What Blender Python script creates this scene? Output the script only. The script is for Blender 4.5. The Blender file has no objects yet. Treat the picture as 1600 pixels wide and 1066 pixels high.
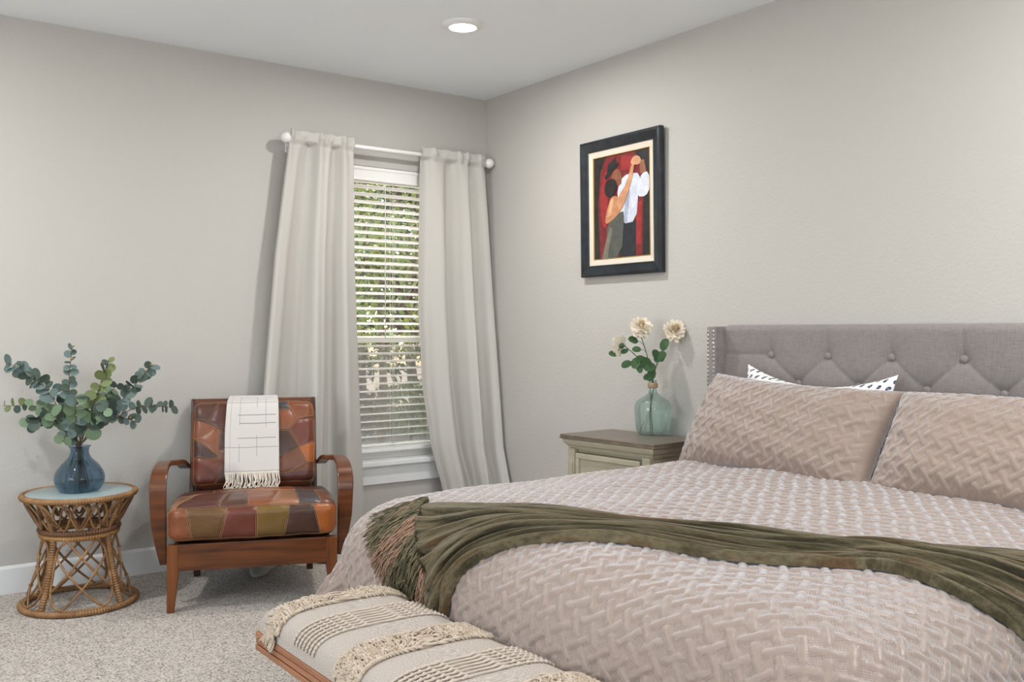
import bpy, bmesh, math, random
import numpy as np
from mathutils import Vector, Matrix, Euler
random.seed(7); rng = np.random.default_rng(7)
PI = math.pi
scene = bpy.context.scene
COL = scene.collection

# ------------------------------------------------------------------ camera
cam_d = bpy.data.cameras.new('camera'); cam = bpy.data.objects.new('camera', cam_d); COL.objects.link(cam)
cam.location = (-3.492, -5.022, 1.243)
cam.rotation_euler = (PI/2, 0, math.radians(53.59) - PI/2)
cam_d.sensor_width = 36; cam_d.lens = 36*1475/1600
cam_d.shift_y = -(533-518)/1600
cam_d.clip_start = .05; cam_d.clip_end = 200
scene.camera = cam

# ------------------------------------------------------------------ world, sun, added fill lights, exposure
world = bpy.data.worlds.new('world'); scene.world = world; world.use_nodes = True
wn = world.node_tree.nodes; wl = world.node_tree.links
sky = wn.new('ShaderNodeTexSky'); sky.sky_type = 'NISHITA'; sky.sun_disc = False
sky.sun_elevation = math.radians(48); sky.sun_rotation = math.radians(40)
wn['Background'].inputs['Strength'].default_value = 0.42
wl.new(sky.outputs[0], wn['Background'].inputs['Color'])

sun_d = bpy.data.lights.new('sun', 'SUN'); sun = bpy.data.objects.new('sun', sun_d); COL.objects.link(sun)
sun_d.energy = 7.5; sun_d.angle = math.radians(.6); sun_d.color = (1, .95, .86)
sun.rotation_euler = Vector((-.42, -.50, -1.0)).to_track_quat('-Z', 'Y').to_euler()

def area(name, loc, direction, sx, sy, power, color):
    d = bpy.data.lights.new(name, 'AREA'); o = bpy.data.objects.new(name, d); COL.objects.link(o)
    d.shape = 'RECTANGLE'; d.size = sx; d.size_y = sy; d.energy = power; d.color = color
    o.location = loc; o.rotation_euler = Vector(direction).to_track_quat('-Z', 'Z').to_euler()
    return o
# added fill lights, tilted upwards, at two made-up windows behind the camera
area('fill_light_back', (-2.6, -6.46, 1.45), (0, 1, 1.1), 2.2, 1.6, 54, (.92, .97, 1))
area('fill_light_side', (-5.56, -3.0, 1.45), (1, 0, 1.1), 2.2, 1.6, 78, (.93, .975, 1))

scene.view_settings.view_transform = 'Standard'
scene.view_settings.look = 'None'
scene.view_settings.gamma = 1
scene.view_settings.use_curve_mapping = False
scene.view_settings.exposure = 0.0

# ------------------------------------------------------------------ helpers
def thing(name, label, cat, loc=(0, 0, 0), rotz=0, group=None):
    o = bpy.data.objects.new(name, None); COL.objects.link(o)
    o.location = loc; o.rotation_euler = (0, 0, rotz); o.empty_display_size = .1
    o['label'] = label; o['category'] = cat
    if group: o['group'] = group
    return o
def tag(o, label, cat, group=None):
    o['label'] = label; o['category'] = cat
    if group: o['group'] = group
    return o
def root_of(o):
    while o.parent: o = o.parent
    return o
def make_mesh(name, V, F, mat=None, smooth=True, uv=None, attr=None, fmat=None):
    V = np.asarray(V, np.float32)
    me = bpy.data.meshes.new(name)
    if isinstance(F, np.ndarray):
        k = F.shape[1]; n = len(F)
        me.vertices.add(len(V)); me.vertices.foreach_set('co', V.ravel())
        me.loops.add(n*k); me.loops.foreach_set('vertex_index', F.astype(np.int32).ravel())
        me.polygons.add(n); me.polygons.foreach_set('loop_start', np.arange(0, n*k, k, dtype=np.int32))
        me.update(calc_edges=True); me.validate()
    else:
        me.from_pydata(V.tolist(), [], F); me.update()
    if mat is not None:
        for m in (mat if isinstance(mat, (list, tuple)) else [mat]): me.materials.append(m)
    if fmat is not None: me.polygons.foreach_set('material_index', np.asarray(fmat, np.int32))
    if smooth: me.polygons.foreach_set('use_smooth', [True]*len(me.polygons))
    if uv is not None:
        l = me.uv_layers.new(name='UVMap'); idx = np.empty(len(me.loops), np.int32)
        me.loops.foreach_get('vertex_index', idx)
        l.data.foreach_set('uv', np.asarray(uv, np.float32)[idx].ravel())
    if attr is not None:
        for k, a in attr.items():
            at = me.attributes.new(k, 'FLOAT', 'POINT'); at.data.foreach_set('value', np.asarray(a, np.float32).ravel())
    return me
def link(name, me, parent=None):
    o = bpy.data.objects.new(name, me); COL.objects.link(o)
    if parent is not None: o.parent = parent
    return o
def add(name, VF, mat=None, parent=None, smooth=True, world=True, **kw):
    """VF = (verts, faces); world=True: coordinates are world ones and are brought into the parent's frame"""
    V = np.asarray(VF[0], float)
    if parent is not None and world:
        r = root_of(parent); c, s = math.cos(-r.rotation_euler[2]), math.sin(-r.rotation_euler[2])
        V = V - np.array(r.location); V = np.stack([V[:, 0]*c - V[:, 1]*s, V[:, 0]*s + V[:, 1]*c, V[:, 2]], 1)
    return link(name, make_mesh(name, V, VF[1], mat, smooth, **kw), parent)
def struct(name, VF, mat, parent=None, smooth=False, **kw):
    o = add(name, VF, mat, parent, smooth, **kw)
    if parent is None: o['kind'] = 'structure'
    return o
def join(*vfs):
    V = []; F = []; n = 0
    for v, f in vfs:
        v = np.asarray(v, float); V.append(v)
        F += [tuple(int(i)+n for i in q) for q in f]; n += len(v)
    return np.concatenate(V), F
def grid(fn, us, vs, wrap_u=False):
    U, W = np.meshgrid(us, vs, indexing='ij'); P = np.asarray(fn(U, W)).reshape(-1, 3)
    nu, nv = len(us), len(vs); i = np.arange(nu if wrap_u else nu-1)[:, None]; j = np.arange(nv-1)[None]
    i2 = (i+1) % nu
    F = np.stack([i*nv+j+0*i, i2*nv+j, i2*nv+j+1, i*nv+j+1], -1).reshape(-1, 4)
    return P, F
def box(c, s, bev=0.0, seg=2, rotz=0, taper=None):
    bm = bmesh.new(); bmesh.ops.create_cube(bm, size=1)
    for v in bm.verts:
        k = 1
        if taper is not None and v.co.z < 0: k = taper
        v.co = Vector((v.co.x*s[0]*k, v.co.y*s[1]*k, v.co.z*s[2]))
    if bev: bmesh.ops.bevel(bm, geom=list(bm.edges), offset=bev, segments=seg, affect='EDGES', profile=.6)
    if rotz: bmesh.ops.rotate(bm, verts=bm.verts, cent=(0, 0, 0), matrix=Matrix.Rotation(rotz, 3, 'Z'))
    V = np.array([v.co[:] for v in bm.verts]) + np.array(c); bm.verts.index_update()
    F = [tuple(v.index for v in f.verts) for f in bm.faces]; bm.free()
    return V, F
def frames(P, closed=False):
    P = np.asarray(P, float)
    T = (np.roll(P, -1, 0) - np.roll(P, 1, 0)) if closed else np.gradient(P, axis=0)
    T /= np.linalg.norm(T, axis=1)[:, None] + 1e-12
    ref = np.array([0, 0, 1.]) if abs(T[0, 2]) < .9 else np.array([1., 0, 0])
    N = np.zeros_like(P); n = ref - T[0]*(ref @ T[0]); N[0] = n/np.linalg.norm(n)
    for i in range(1, len(P)):
        n = N[i-1] - T[i]*(N[i-1] @ T[i]); N[i] = n/(np.linalg.norm(n)+1e-12)
    return T, N, np.cross(T, N)
def tube(P, r, n=8, closed=False, caps=True):
    P = np.asarray(P, float); m = len(P); r = np.broadcast_to(np.asarray(r, float), (m,))
    T, N, B = frames(P, closed)
    a = np.arange(n)*2*PI/n
    V = (P[:, None] + r[:, None, None]*(np.cos(a)[None, :, None]*N[:, None] + np.sin(a)[None, :, None]*B[:, None])).reshape(-1, 3)
    F = []
    for i in range(m if closed else m-1):
        i2 = (i+1) % m
        for j in range(n): F.append((i*n+j, i*n+(j+1) % n, i2*n+(j+1) % n, i2*n+j))
    if caps and not closed: F.append(tuple(range(n))[::-1]); F.append(tuple((m-1)*n+k for k in range(n)))
    return V, F
def lathe(prof, n=40, c=(0, 0, 0), caps=False):
    prof = np.asarray(prof, float); a = np.arange(n)*2*PI/n; m = len(prof)
    V = np.stack([prof[:, 0][:, None]*np.cos(a), prof[:, 0][:, None]*np.sin(a), np.repeat(prof[:, 1][:, None], n, 1)], -1).reshape(-1, 3) + np.array(c)
    F = [(i*n+j, i*n+(j+1) % n, (i+1)*n+(j+1) % n, (i+1)*n+j) for i in range(m-1) for j in range(n)]
    if caps: F.append(tuple(range(n))[::-1]); F.append(tuple((m-1)*n+k for k in range(n)))
    return V, F
def smooth_path(pts, n=40):
    """Catmull-Rom through the points"""
    P = np.asarray(pts, float); P = np.vstack([2*P[0]-P[1], P, 2*P[-1]-P[-2]]); out = []
    segs = len(P)-3
    for t in np.linspace(0, segs-1e-6, n):
        i = int(t); u = t-i; a, b, c, d = P[i:i+4]
        out.append(.5*((2*b)+(-a+c)*u+(2*a-5*b+4*c-d)*u*u+(-a+3*b-3*c+d)*u**3))
    return np.array(out)
def rotz_pts(V, a, c=(0, 0, 0)):
    V = np.asarray(V, float); x, y = V[:, 0], V[:, 1]
    return np.stack([x*math.cos(a)-y*math.sin(a), x*math.sin(a)+y*math.cos(a), V[:, 2]], 1)+np.array(c)

# ------------------------------------------------------------------ materials
def srgb(h):
    c = [int(h[i:i+2], 16)/255 for i in (0, 2, 4)]
    return tuple(x/12.92 if x <= .04045 else ((x+.055)/1.055)**2.4 for x in c)
def mat(name, col, rough=.6, noise=None, bump=None, metal=0, spec=.5, sheen=0, coords='Object', extra=None):
    """noise=(scale, colour2, detail, lo, hi, stretch)   bump=(scale, strength, distance, stretch)"""
    m = bpy.data.materials.new(name); m.use_nodes = True; nt = m.node_tree; N = nt.nodes; L = nt.links
    b = N['Principled BSDF']
    b.inputs['Base Color'].default_value = (*col, 1); b.inputs['Roughness'].default_value = rough
    b.inputs['Metallic'].default_value = metal; b.inputs['Specular IOR Level'].default_value = spec
    b.inputs['Sheen Weight'].default_value = sheen
    if noise or bump: tc = N.new('ShaderNodeTexCoord')
    def vec(st):
        if st is None: return tc.outputs[coords]
        mp = N.new('ShaderNodeMapping'); mp.inputs['Scale'].default_value = st
        L.new(tc.outputs[coords], mp.inputs['Vector']); return mp.outputs[0]
    if noise:
        sc, c2, det, lo, hi, st = (list(noise)+[None]*6)[:6]
        n = N.new('ShaderNodeTexNoise'); n.inputs['Scale'].default_value = sc; n.inputs['Detail'].default_value = det or 3
        L.new(vec(st), n.inputs['Vector'])
        r = N.new('ShaderNodeValToRGB'); r.color_ramp.elements[0].position = lo or .35; r.color_ramp.elements[1].position = hi or .65
        r.color_ramp.elements[0].color = (*col, 1); r.color_ramp.elements[1].color = (*c2, 1)
        L.new(n.outputs['Fac'], r.inputs['Fac']); L.new(r.outputs['Color'], b.inputs['Base Color'])
    if bump:
        sc, stg, dist, st = (list(bump)+[None]*4)[:4]
        n = N.new('ShaderNodeTexNoise'); n.inputs['Scale'].default_value = sc; n.inputs['Detail'].default_value = 3
        L.new(vec(st), n.inputs['Vector'])
        bp = N.new('ShaderNodeBump'); bp.inputs['Strength'].default_value = stg; bp.inputs['Distance'].default_value = dist or .002
        L.new(n.outputs['Fac'], bp.inputs['Height']); L.new(bp.outputs['Normal'], b.inputs['Normal'])
    if extra: extra(m, N, L, b)
    return m
def math_node(N, L, op, a, b=None):
    n = N.new('ShaderNodeMath'); n.operation = op
    for i, x in enumerate((a, b)):
        if x is None: continue
        if isinstance(x, (int, float)): n.inputs[i].default_value = x
        else: L.new(x, n.inputs[i])
    return n.outputs[0]

M = {}
M['wall'] = mat('wall_paint', srgb('bebab4'), .75, bump=(70, .5, .004), spec=.25)
M['ceil'] = mat('ceiling_paint', srgb('f1f4f6'), .8, bump=(120, .2, .002), spec=.2)
M['trim'] = mat('trim_white', srgb('e4e5e4'), .4)
def carpet_x(m, N, L, b):
    tc = N.new('ShaderNodeTexCoord')
    v = N.new('ShaderNodeTexVoronoi'); v.inputs['Scale'].default_value = 175; L.new(tc.outputs['Object'], v.inputs['Vector'])
    n = N.new('ShaderNodeTexNoise'); n.inputs['Scale'].default_value = 3; n.inputs['Detail'].default_value = 4; L.new(tc.outputs['Object'], n.inputs['Vector'])
    sp = N.new('ShaderNodeSeparateColor'); L.new(v.outputs['Color'], sp.inputs[0])
    r = N.new('ShaderNodeValToRGB'); e = r.color_ramp.elements
    e[0].position = 0; e[0].color = (*srgb('7d6e61'), 1); e[1].position = 1; e[1].color = (*srgb('e2dad0'), 1)
    x = e.new(.22); x.color = (*srgb('ab9f94'), 1); x = e.new(.45); x.color = (*srgb('cfc5ba'), 1)
    L.new(sp.outputs[0], r.inputs['Fac'])
    mx = N.new('ShaderNodeMixRGB'); mx.blend_type = 'MULTIPLY'; mx.inputs['Fac'].default_value = .1
    L.new(r.outputs['Color'], mx.inputs[1]); L.new(n.outputs['Fac'], mx.inputs[2]); L.new(mx.outputs[0], b.inputs['Base Color'])
    bp = N.new('ShaderNodeBump'); bp.inputs['Strength'].default_value = 1; bp.inputs['Distance'].default_value = .006
    L.new(v.outputs['Distance'], bp.inputs['Height']); bp.invert = True; L.new(bp.outputs['Normal'], b.inputs['Normal'])
M['carpet'] = mat('carpet', srgb('c8bcb0'), .95, spec=.1, sheen=.2, extra=carpet_x)
M['curtain'] = mat('curtain_cloth', srgb('bfbbb5'), .8, spec=.2, sheen=.05, bump=(500, .15, .001))
M['rod'] = mat('rod_white', srgb('e8e6e2'), .35)
M['blind'] = mat('blind_white', srgb('f0eeea'), .45)
M['cord'] = mat('blind_cord', srgb('dcd9d2'), .7)
M['vinyl'] = mat('vinyl_white', srgb('e9e7e0'), .4)
def wood(name, c1, c2, rough=.35, stretch=(30, 30, 2.2), sc=1.3):
    return mat(name, srgb(c1), rough, noise=(sc, srgb(c2), 6, .3, .72, stretch), bump=(2, .08, .001, stretch))
M['chairwood'] = wood('chair_wood', '45220f', '75411d', .28, (3, 30, 30))
M['chairleg'] = wood('chair_leg_wood', '552c14', '824a20', .3, (30, 30, 3))
M['chairdark'] = wood('chair_dark_wood', '2f170f', '4d2817', .3, (3, 30, 30))
M['benchwood'] = wood('bench_wood', '8a5536', 'a87350', .4, (30, 2.5, 30))
M['nightpaint'] = mat('nightstand_paint', srgb('a59c86'), .5, noise=(14, srgb('b4ab95'), 5, .3, .7, (1, 1, 6)))
M['nightgap'] = mat('nightstand_gap_dark', srgb('6f6350'), .5)
M['nighttop'] = wood('nightstand_top', '5c5148', '7b6c5c', .3, (20, 2, 20))
M['knob'] = mat('knob_bronze', srgb('2e2620'), .35, metal=.7)
M['black'] = mat('black_cloth', srgb('1a1818'), .9)
M['outlet'] = mat('outlet_plastic', srgb('e9e8e4'), .35)

def linen(name, c1, c2):
    def ex(m, N, L, b):
        tc = N.new('ShaderNodeTexCoord'); outs = []
        for st in ((30, 30, 700), (30, 700, 30)):
            mp = N.new('ShaderNodeMapping'); mp.inputs['Scale'].default_value = st; L.new(tc.outputs['Object'], mp.inputs[0])
            n = N.new('ShaderNodeTexNoise'); n.inputs['Scale'].default_value = 1; n.inputs['Detail'].default_value = 3; L.new(mp.outputs[0], n.inputs['Vector']); outs.append(n.outputs['Fac'])
        s = math_node(N, L, 'MULTIPLY', math_node(N, L, 'ADD', outs[0], outs[1]), .5)
        r = N.new('ShaderNodeValToRGB'); r.color_ramp.elements[0].position = .36; r.color_ramp.elements[1].position = .64
        r.color_ramp.elements[0].color = (*srgb(c1), 1); r.color_ramp.elements[1].color = (*srgb(c2), 1)
        L.new(s, r.inputs[0]); L.new(r.outputs[0], b.inputs['Base Color'])
        bp = N.new('ShaderNodeBump'); bp.inputs['Strength'].default_value = .25; bp.inputs['Distance'].default_value = .001
        L.new(s, bp.inputs['Height']); L.new(bp.outputs[0], b.inputs['Normal'])
    return mat(name, srgb(c1), .85, spec=.2, sheen=.2, extra=ex)
M['linen'] = linen('headboard_linen', '7b7370', '948c89')
M['nail'] = mat('nail_nickel', srgb('b9b6b2'), .3, metal=.9)

def quilt_mat(name, c):
    def ex(m, N, L, b):
        uvn = N.new('ShaderNodeUVMap'); uvn.uv_map = 'UVMap'
        sp = N.new('ShaderNodeSeparateXYZ'); L.new(uvn.outputs[0], sp.inputs[0])
        k = 2*PI/.0075
        sx = math_node(N, L, 'SINE', math_node(N, L, 'MULTIPLY', sp.outputs[0], k))
        sy = math_node(N, L, 'SINE', math_node(N, L, 'MULTIPLY', sp.outputs[1], k))
        dots = math_node(N, L, 'MULTIPLY', sx, sy)
        at = N.new('ShaderNodeAttribute'); at.attribute_name = 'rib'
        inv = math_node(N, L, 'SUBTRACT', 1, at.outputs['Fac'])
        h = math_node(N, L, 'MULTIPLY', dots, inv)
        bp = N.new('ShaderNodeBump'); bp.inputs['Strength'].default_value = .4; bp.inputs['Distance'].default_value = .0016
        L.new(h, bp.inputs['Height']); L.new(bp.outputs[0], b.inputs['Normal'])
    m = mat(name, srgb(c), .42, spec=.5, sheen=1.0, extra=ex); b = m.node_tree.nodes['Principled BSDF']
    b.inputs['Sheen Roughness'].default_value = .45; b.inputs['Sheen Tint'].default_value = (.93, .95, 1, 1)
    return m
M['quilt'] = quilt_mat('quilt_cotton', '937f72')

def paisley_x(m, N, L, b):
    uvn = N.new('ShaderNodeUVMap'); uvn.uv_map = 'UVMap'
    mp = N.new('ShaderNodeMapping'); mp.inputs['Scale'].default_value = (1/.034, 1/.030, 1); L.new(uvn.outputs[0], mp.inputs[0])
    sp = N.new('ShaderNodeSeparateXYZ'); L.new(mp.outputs[0], sp.inputs[0])
    row = math_node(N, L, 'FLOOR', sp.outputs[1])
    off = math_node(N, L, 'MULTIPLY', math_node(N, L, 'MODULO', row, 2), .5)
    fx = math_node(N, L, 'SUBTRACT', math_node(N, L, 'FRACT', math_node(N, L, 'ADD', sp.outputs[0], off)), .5)
    fy = math_node(N, L, 'SUBTRACT', math_node(N, L, 'FRACT', sp.outputs[1]), .5)
    a = math_node(N, L, 'ADD', fx, math_node(N, L, 'MULTIPLY', fy, -.45))
    d = math_node(N, L, 'SQRT', math_node(N, L, 'ADD', math_node(N, L, 'POWER', math_node(N, L, 'MULTIPLY', a, 1.5), 2.), math_node(N, L, 'POWER', math_node(N, L, 'MULTIPLY', fy, 1.05), 2.)))
    n = N.new('ShaderNodeTexNoise'); n.inputs['Scale'].default_value = 5; L.new(mp.outputs[0], n.inputs['Vector'])
    d2 = math_node(N, L, 'ADD', d, math_node(N, L, 'MULTIPLY', math_node(N, L, 'SUBTRACT', n.outputs['Fac'], .5), .35))
    r = N.new('ShaderNodeValToRGB'); r.color_ramp.interpolation = 'CONSTANT'; e = r.color_ramp.elements
    e[0].position = 0; e[0].color = (*srgb('8b93a3'), 1); e[1].position = .10; e[1].color = (*srgb('3d4658'), 1)
    x = e.new(.30); x.color = (*srgb('e9e6e4'), 1)
    L.new(d2, r.inputs[0]); L.new(r.outputs[0], b.inputs['Base Color'])
M['paisley'] = mat('paisley_cotton', srgb('e9e6e4'), .8, spec=.2, extra=paisley_x)

def throw_x(m, N, L, b):
    tc = N.new('ShaderNodeTexCoord'); mp = N.new('ShaderNodeMapping'); mp.inputs['Scale'].default_value = (.9, 9, 1)
    uvn = N.new('ShaderNodeUVMap'); uvn.uv_map = 'UVMap'
    L.new(uvn.outputs[0], mp.inputs[0])
    n = N.new('ShaderNodeTexNoise'); n.inputs['Scale'].default_value = 3.2; n.inputs['Detail'].default_value = 8; n.inputs['Roughness'].default_value = .68; L.new(mp.outputs[0], n.inputs['Vector'])
    r = N.new('ShaderNodeValToRGB'); e = r.color_ramp.elements
    e[0].position = .3; e[0].color = (*srgb('2f291b'), 1); e[1].position = .72; e[1].color = (*srgb('7d5b46'), 1)
    x = e.new(.44); x.color = (*srgb('4c4431'), 1); x = e.new(.52); x.color = (*srgb('6b614a'), 1); x = e.new(.60); x.color = (*srgb('59462f'), 1)
    L.new(n.outputs['Fac'], r.inputs[0])
    mp2 = N.new('ShaderNodeMapping'); mp2.inputs['Scale'].default_value = (60, 320, 1); L.new(uvn.outputs[0], mp2.inputs[0])
    n2 = N.new('ShaderNodeTexNoise'); n2.inputs['Scale'].default_value = 1; n2.inputs['Detail'].default_value = 2; L.new(mp2.outputs[0], n2.inputs['Vector'])
    mx = N.new('ShaderNodeMixRGB'); mx.blend_type = 'OVERLAY'; mx.inputs[0].default_value = .55
    L.new(r.outputs[0], mx.inputs[1]); L.new(n2.outputs['Fac'], mx.inputs[2]); L.new(mx.outputs[0], b.inputs['Base Color'])
    bp = N.new('ShaderNodeBump'); bp.inputs['Strength'].default_value = .4; bp.inputs['Distance'].default_value = .002
    L.new(n2.outputs['Fac'], bp.inputs['Height']); L.new(bp.outputs[0], b.inputs['Normal'])
M['throw'] = mat('chenille_olive', srgb('6a6a4c'), .85, spec=.15, sheen=.12, extra=throw_x)
M['fringe_green'] = mat('fringe_olive', srgb('494630'), .85, noise=(22, srgb('7d7056'), 3))
M['fringe_pink'] = mat('fringe_rust', srgb('987762'), .85)

def bench_x(m, N, L, b):
    uvn = N.new('ShaderNodeUVMap'); uvn.uv_map = 'UVMap'
    mp = N.new('ShaderNodeMapping'); mp.inputs['Scale'].default_value = (300, 300, 1); L.new(uvn.outputs[0], mp.inputs[0])
    n = N.new('ShaderNodeTexNoise'); n.inputs['Scale'].default_value = 1; n.inputs['Detail'].default_value = 2; L.new(mp.outputs[0], n.inputs['Vector'])
    r = N.new('ShaderNodeValToRGB'); e = r.color_ramp.elements
    e[0].position = .34; e[0].color = (*srgb('998d82'), 1); e[1].position = .62; e[1].color = (*srgb('c6bcb2'), 1)
    L.new(n.outputs['Fac'], r.inputs[0]); L.new(r.outputs[0], b.inputs['Base Color'])
    bp = N.new('ShaderNodeBump'); bp.inputs['Strength'].default_value = .6; bp.inputs['Distance'].default_value = .002
    L.new(n.outputs['Fac'], bp.inputs['Height']); L.new(bp.outputs[0], b.inputs['Normal'])
M['benchcloth'] = mat('bench_weave', srgb('d2c6ba'), .9, spec=.15, extra=bench_x)
M['tuft'] = mat('tuft_yarn', srgb('b09c86'), .9, noise=(60, srgb('c9b9a6'), 2), sheen=.1)
M['cordcream'] = mat('cord_cream', srgb('c6b7a8'), .85)

def leather(name, c):
    rgb = srgb(c); d = tuple(x*.68 for x in rgb)
    return mat(name, rgb, .36, noise=(9, d, 5, .35, .75), bump=(15, .5, .010), spec=.5)
LE = {k: leather('leather_'+k, v) for k, v in dict(rust='864a29', olive='6c4a26', red='6d3424', mustard='785a26', dark='472b20',
      orange='a85c26', tan='95664a', slate='4a4345', plum='552c22', brown='6f3f27', gray='573528').items()}
M['seam'] = mat('seam_thread', srgb('b08a63'), .8)
def wthrow_x(m, N, L, b):
    uvn = N.new('ShaderNodeUVMap'); uvn.uv_map = 'UVMap'
    sp = N.new('ShaderNodeSeparateXYZ'); L.new(uvn.outputs[0], sp.inputs[0])
    n = N.new('ShaderNodeTexNoise'); n.inputs['Scale'].default_value = 16; L.new(uvn.outputs[0], n.inputs['Vector'])
    wob = math_node(N, L, 'MULTIPLY', math_node(N, L, 'SUBTRACT', n.outputs['Fac'], .5), .004)
    acc = None
    def line(coord, pos, w, lo=None, hi=None, other=None):
        d = math_node(N, L, 'ABSOLUTE', math_node(N, L, 'SUBTRACT', math_node(N, L, 'ADD', coord, wob), pos))
        v = math_node(N, L, 'LESS_THAN', d, w)
        if lo is not None:
            v = math_node(N, L, 'MULTIPLY', v, math_node(N, L, 'GREATER_THAN', other, lo)); v = math_node(N, L, 'MULTIPLY', v, math_node(N, L, 'LESS_THAN', other, hi))
        return v
    X, Y = sp.outputs[0], sp.outputs[1]
    spec = [(Y, .040, .0011, .06, .24, X), (Y, .055, .0011, .06, .24, X), (Y, .095, .001, .0, .24, X), (Y, .125, .0012, .0, .26, X), (Y, .18, .0015, .06, .25, X), (Y, .213, .0015, .07, .25, X),
            (Y, .27, .0013, .06, .25, X), (Y, .305, .001, 0, .26, X), (X, .07, .001, .04, .22, Y), (X, .07, .001, .29, .36, Y), (X, .155, .001, .03, .15, Y), (X, .155, .0011, .26, .34, Y), (X, .20, .001, .05, .23, Y), (X, .025, .0007, 0, .4, Y)]
    for c, p, w, lo, hi, o in spec:
        v = line(c, p, w, lo, hi, o); acc = v if acc is None else math_node(N, L, 'MAXIMUM', acc, v)
    mx = N.new('ShaderNodeMixRGB'); mx.inputs[1].default_value = (*srgb('cfc9c4'), 1); mx.inputs[2].default_value = (*srgb('8d8681'), 1)
    L.new(acc, mx.inputs[0]); L.new(mx.outputs[0], b.inputs['Base Color'])
M['whitethrow'] = mat('throw_white', srgb('e6e0da'), .85, spec=.2, sheen=.3, extra=wthrow_x)
M['whitefringe'] = mat('throw_fringe', srgb('ded3c5'), .85)

M['rattan'] = mat('rattan', srgb('7a5433'), .45, noise=(16, srgb('a27a4e'), 4, .3, .7))
M['rattan_light'] = mat('rattan_light', srgb('96693a'), .45, noise=(16, srgb('b48a56'), 4, .3, .7))
M['rattan_dark'] = mat('rattan_dark', srgb('5f3f29'), .5, noise=(16, srgb('80593b'), 4, .3, .7))
def glass(name, col, rough=0, fac=.35):
    m = bpy.data.materials.new(name); m.use_nodes = True; N = m.node_tree.nodes; L = m.node_tree.links
    b = N['Principled BSDF']; b.inputs['Base Color'].default_value = (*col, 1); b.inputs['Roughness'].default_value = rough
    b.inputs['Transmission Weight'].default_value = 1; b.inputs['IOR'].default_value = 1.45
    t = N.new('ShaderNodeBsdfTransparent'); t.inputs[0].default_value = (*col, 1)
    mx = N.new('ShaderNodeMixShader'); mx.inputs[0].default_value = fac
    L.new(b.outputs[0], mx.inputs[1]); L.new(t.outputs[0], mx.inputs[2]); L.new(mx.outputs[0], N['Material Output'].inputs[0])
    return m
M['blueglass'] = glass('glass_blue', (.58, .69, .78), 0, .45)
M['greenglass'] = glass('glass_sea', (.87, .945, .93), 0, .45)
M['frosted'] = mat('frosted_glass_top', srgb('95a7a7'), .25, spec=.6)
def pane_mat(name, tint, gloss):
    m = bpy.data.materials.new(name); m.use_nodes = True; N = m.node_tree.nodes; L = m.node_tree.links
    t = N.new('ShaderNodeBsdfTransparent'); t.inputs[0].default_value = (*tint, 1)
    g = N.new('ShaderNodeBsdfGlossy'); g.inputs['Roughness'].default_value = .02
    mx = N.new('ShaderNodeMixShader'); mx.inputs[0].default_value = gloss
    L.new(t.outputs[0], mx.inputs[1]); L.new(g.outputs[0], mx.inputs[2]); L.new(mx.outputs[0], N['Material Output'].inputs[0])
    return m
M['pane'] = pane_mat('window_glass', (.97, .98, .97), .04)
def screen_mat():
    m = bpy.data.materials.new('insect_screen'); m.use_nodes = True; N = m.node_tree.nodes; L = m.node_tree.links
    t = N.new('ShaderNodeBsdfTransparent'); d = N.new('ShaderNodeBsdfDiffuse'); d.inputs[0].default_value = (.45, .43, .41, 1)
    mx = N.new('ShaderNodeMixShader'); mx.inputs[0].default_value = .35
    L.new(t.outputs[0], mx.inputs[1]); L.new(d.outputs[0], mx.inputs[2]); L.new(mx.outputs[0], N['Material Output'].inputs[0])
    return m
M['screen'] = screen_mat()
def leafmat(name, c, c2, rough=.55, trans=.2):
    def ex(m, N, L, b):
        b.inputs['Subsurface Weight'].default_value = 0
    return mat(name, srgb(c), rough, noise=(25, srgb(c2), 3), spec=.35)
EU = [leafmat('eucalyptus_blue', '52625f', '6d7f7a'), leafmat('eucalyptus_dark', '34433a', '4c5b4f'), leafmat('eucalyptus_sage', '64795c', '7b9072'), leafmat('eucalyptus_olive', '616d42', '788355')]
M['stalk'] = mat('stalk_brown', srgb('5b4a3a'), .6)
M['stalkgreen'] = mat('stalk_green', srgb('3c5a37'), .55)
M['bud'] = mat('bud_ochre', srgb('a88548'), .7)
M['petal'] = mat('petal_cream', srgb('f2e6d2'), .6, noise=(20, srgb('f7efe2'), 2))
M['petalcore'] = mat('petal_peach', srgb('efd9b4'), .65)
M['twine'] = mat('twine', srgb('a58a70'), .9, bump=(200, .6, .002, (1, 1, 4)))
M['frame'] = mat('frame_black', srgb('16191d'), .3, bump=(60, .25, .002), noise=(18, srgb('222a32'), 4))
M['linerm'] = mat('frame_liner', srgb('d8cdbd'), .7)
M['gold'] = mat('frame_gold', srgb('b99a55'), .35, metal=.6)
def emis(name, col, s):
    m = bpy.data.materials.new(name); m.use_nodes = True; N = m.node_tree.nodes
    b = N['Principled BSDF']; b.inputs['Base Color'].default_value = (*col, 1)
    b.inputs['Emission Color'].default_value = (*col, 1); b.inputs['Emission Strength'].default_value = s
    return m
M['lens'] = emis('lamp_lens', (1, .97, .92), 6)

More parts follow.
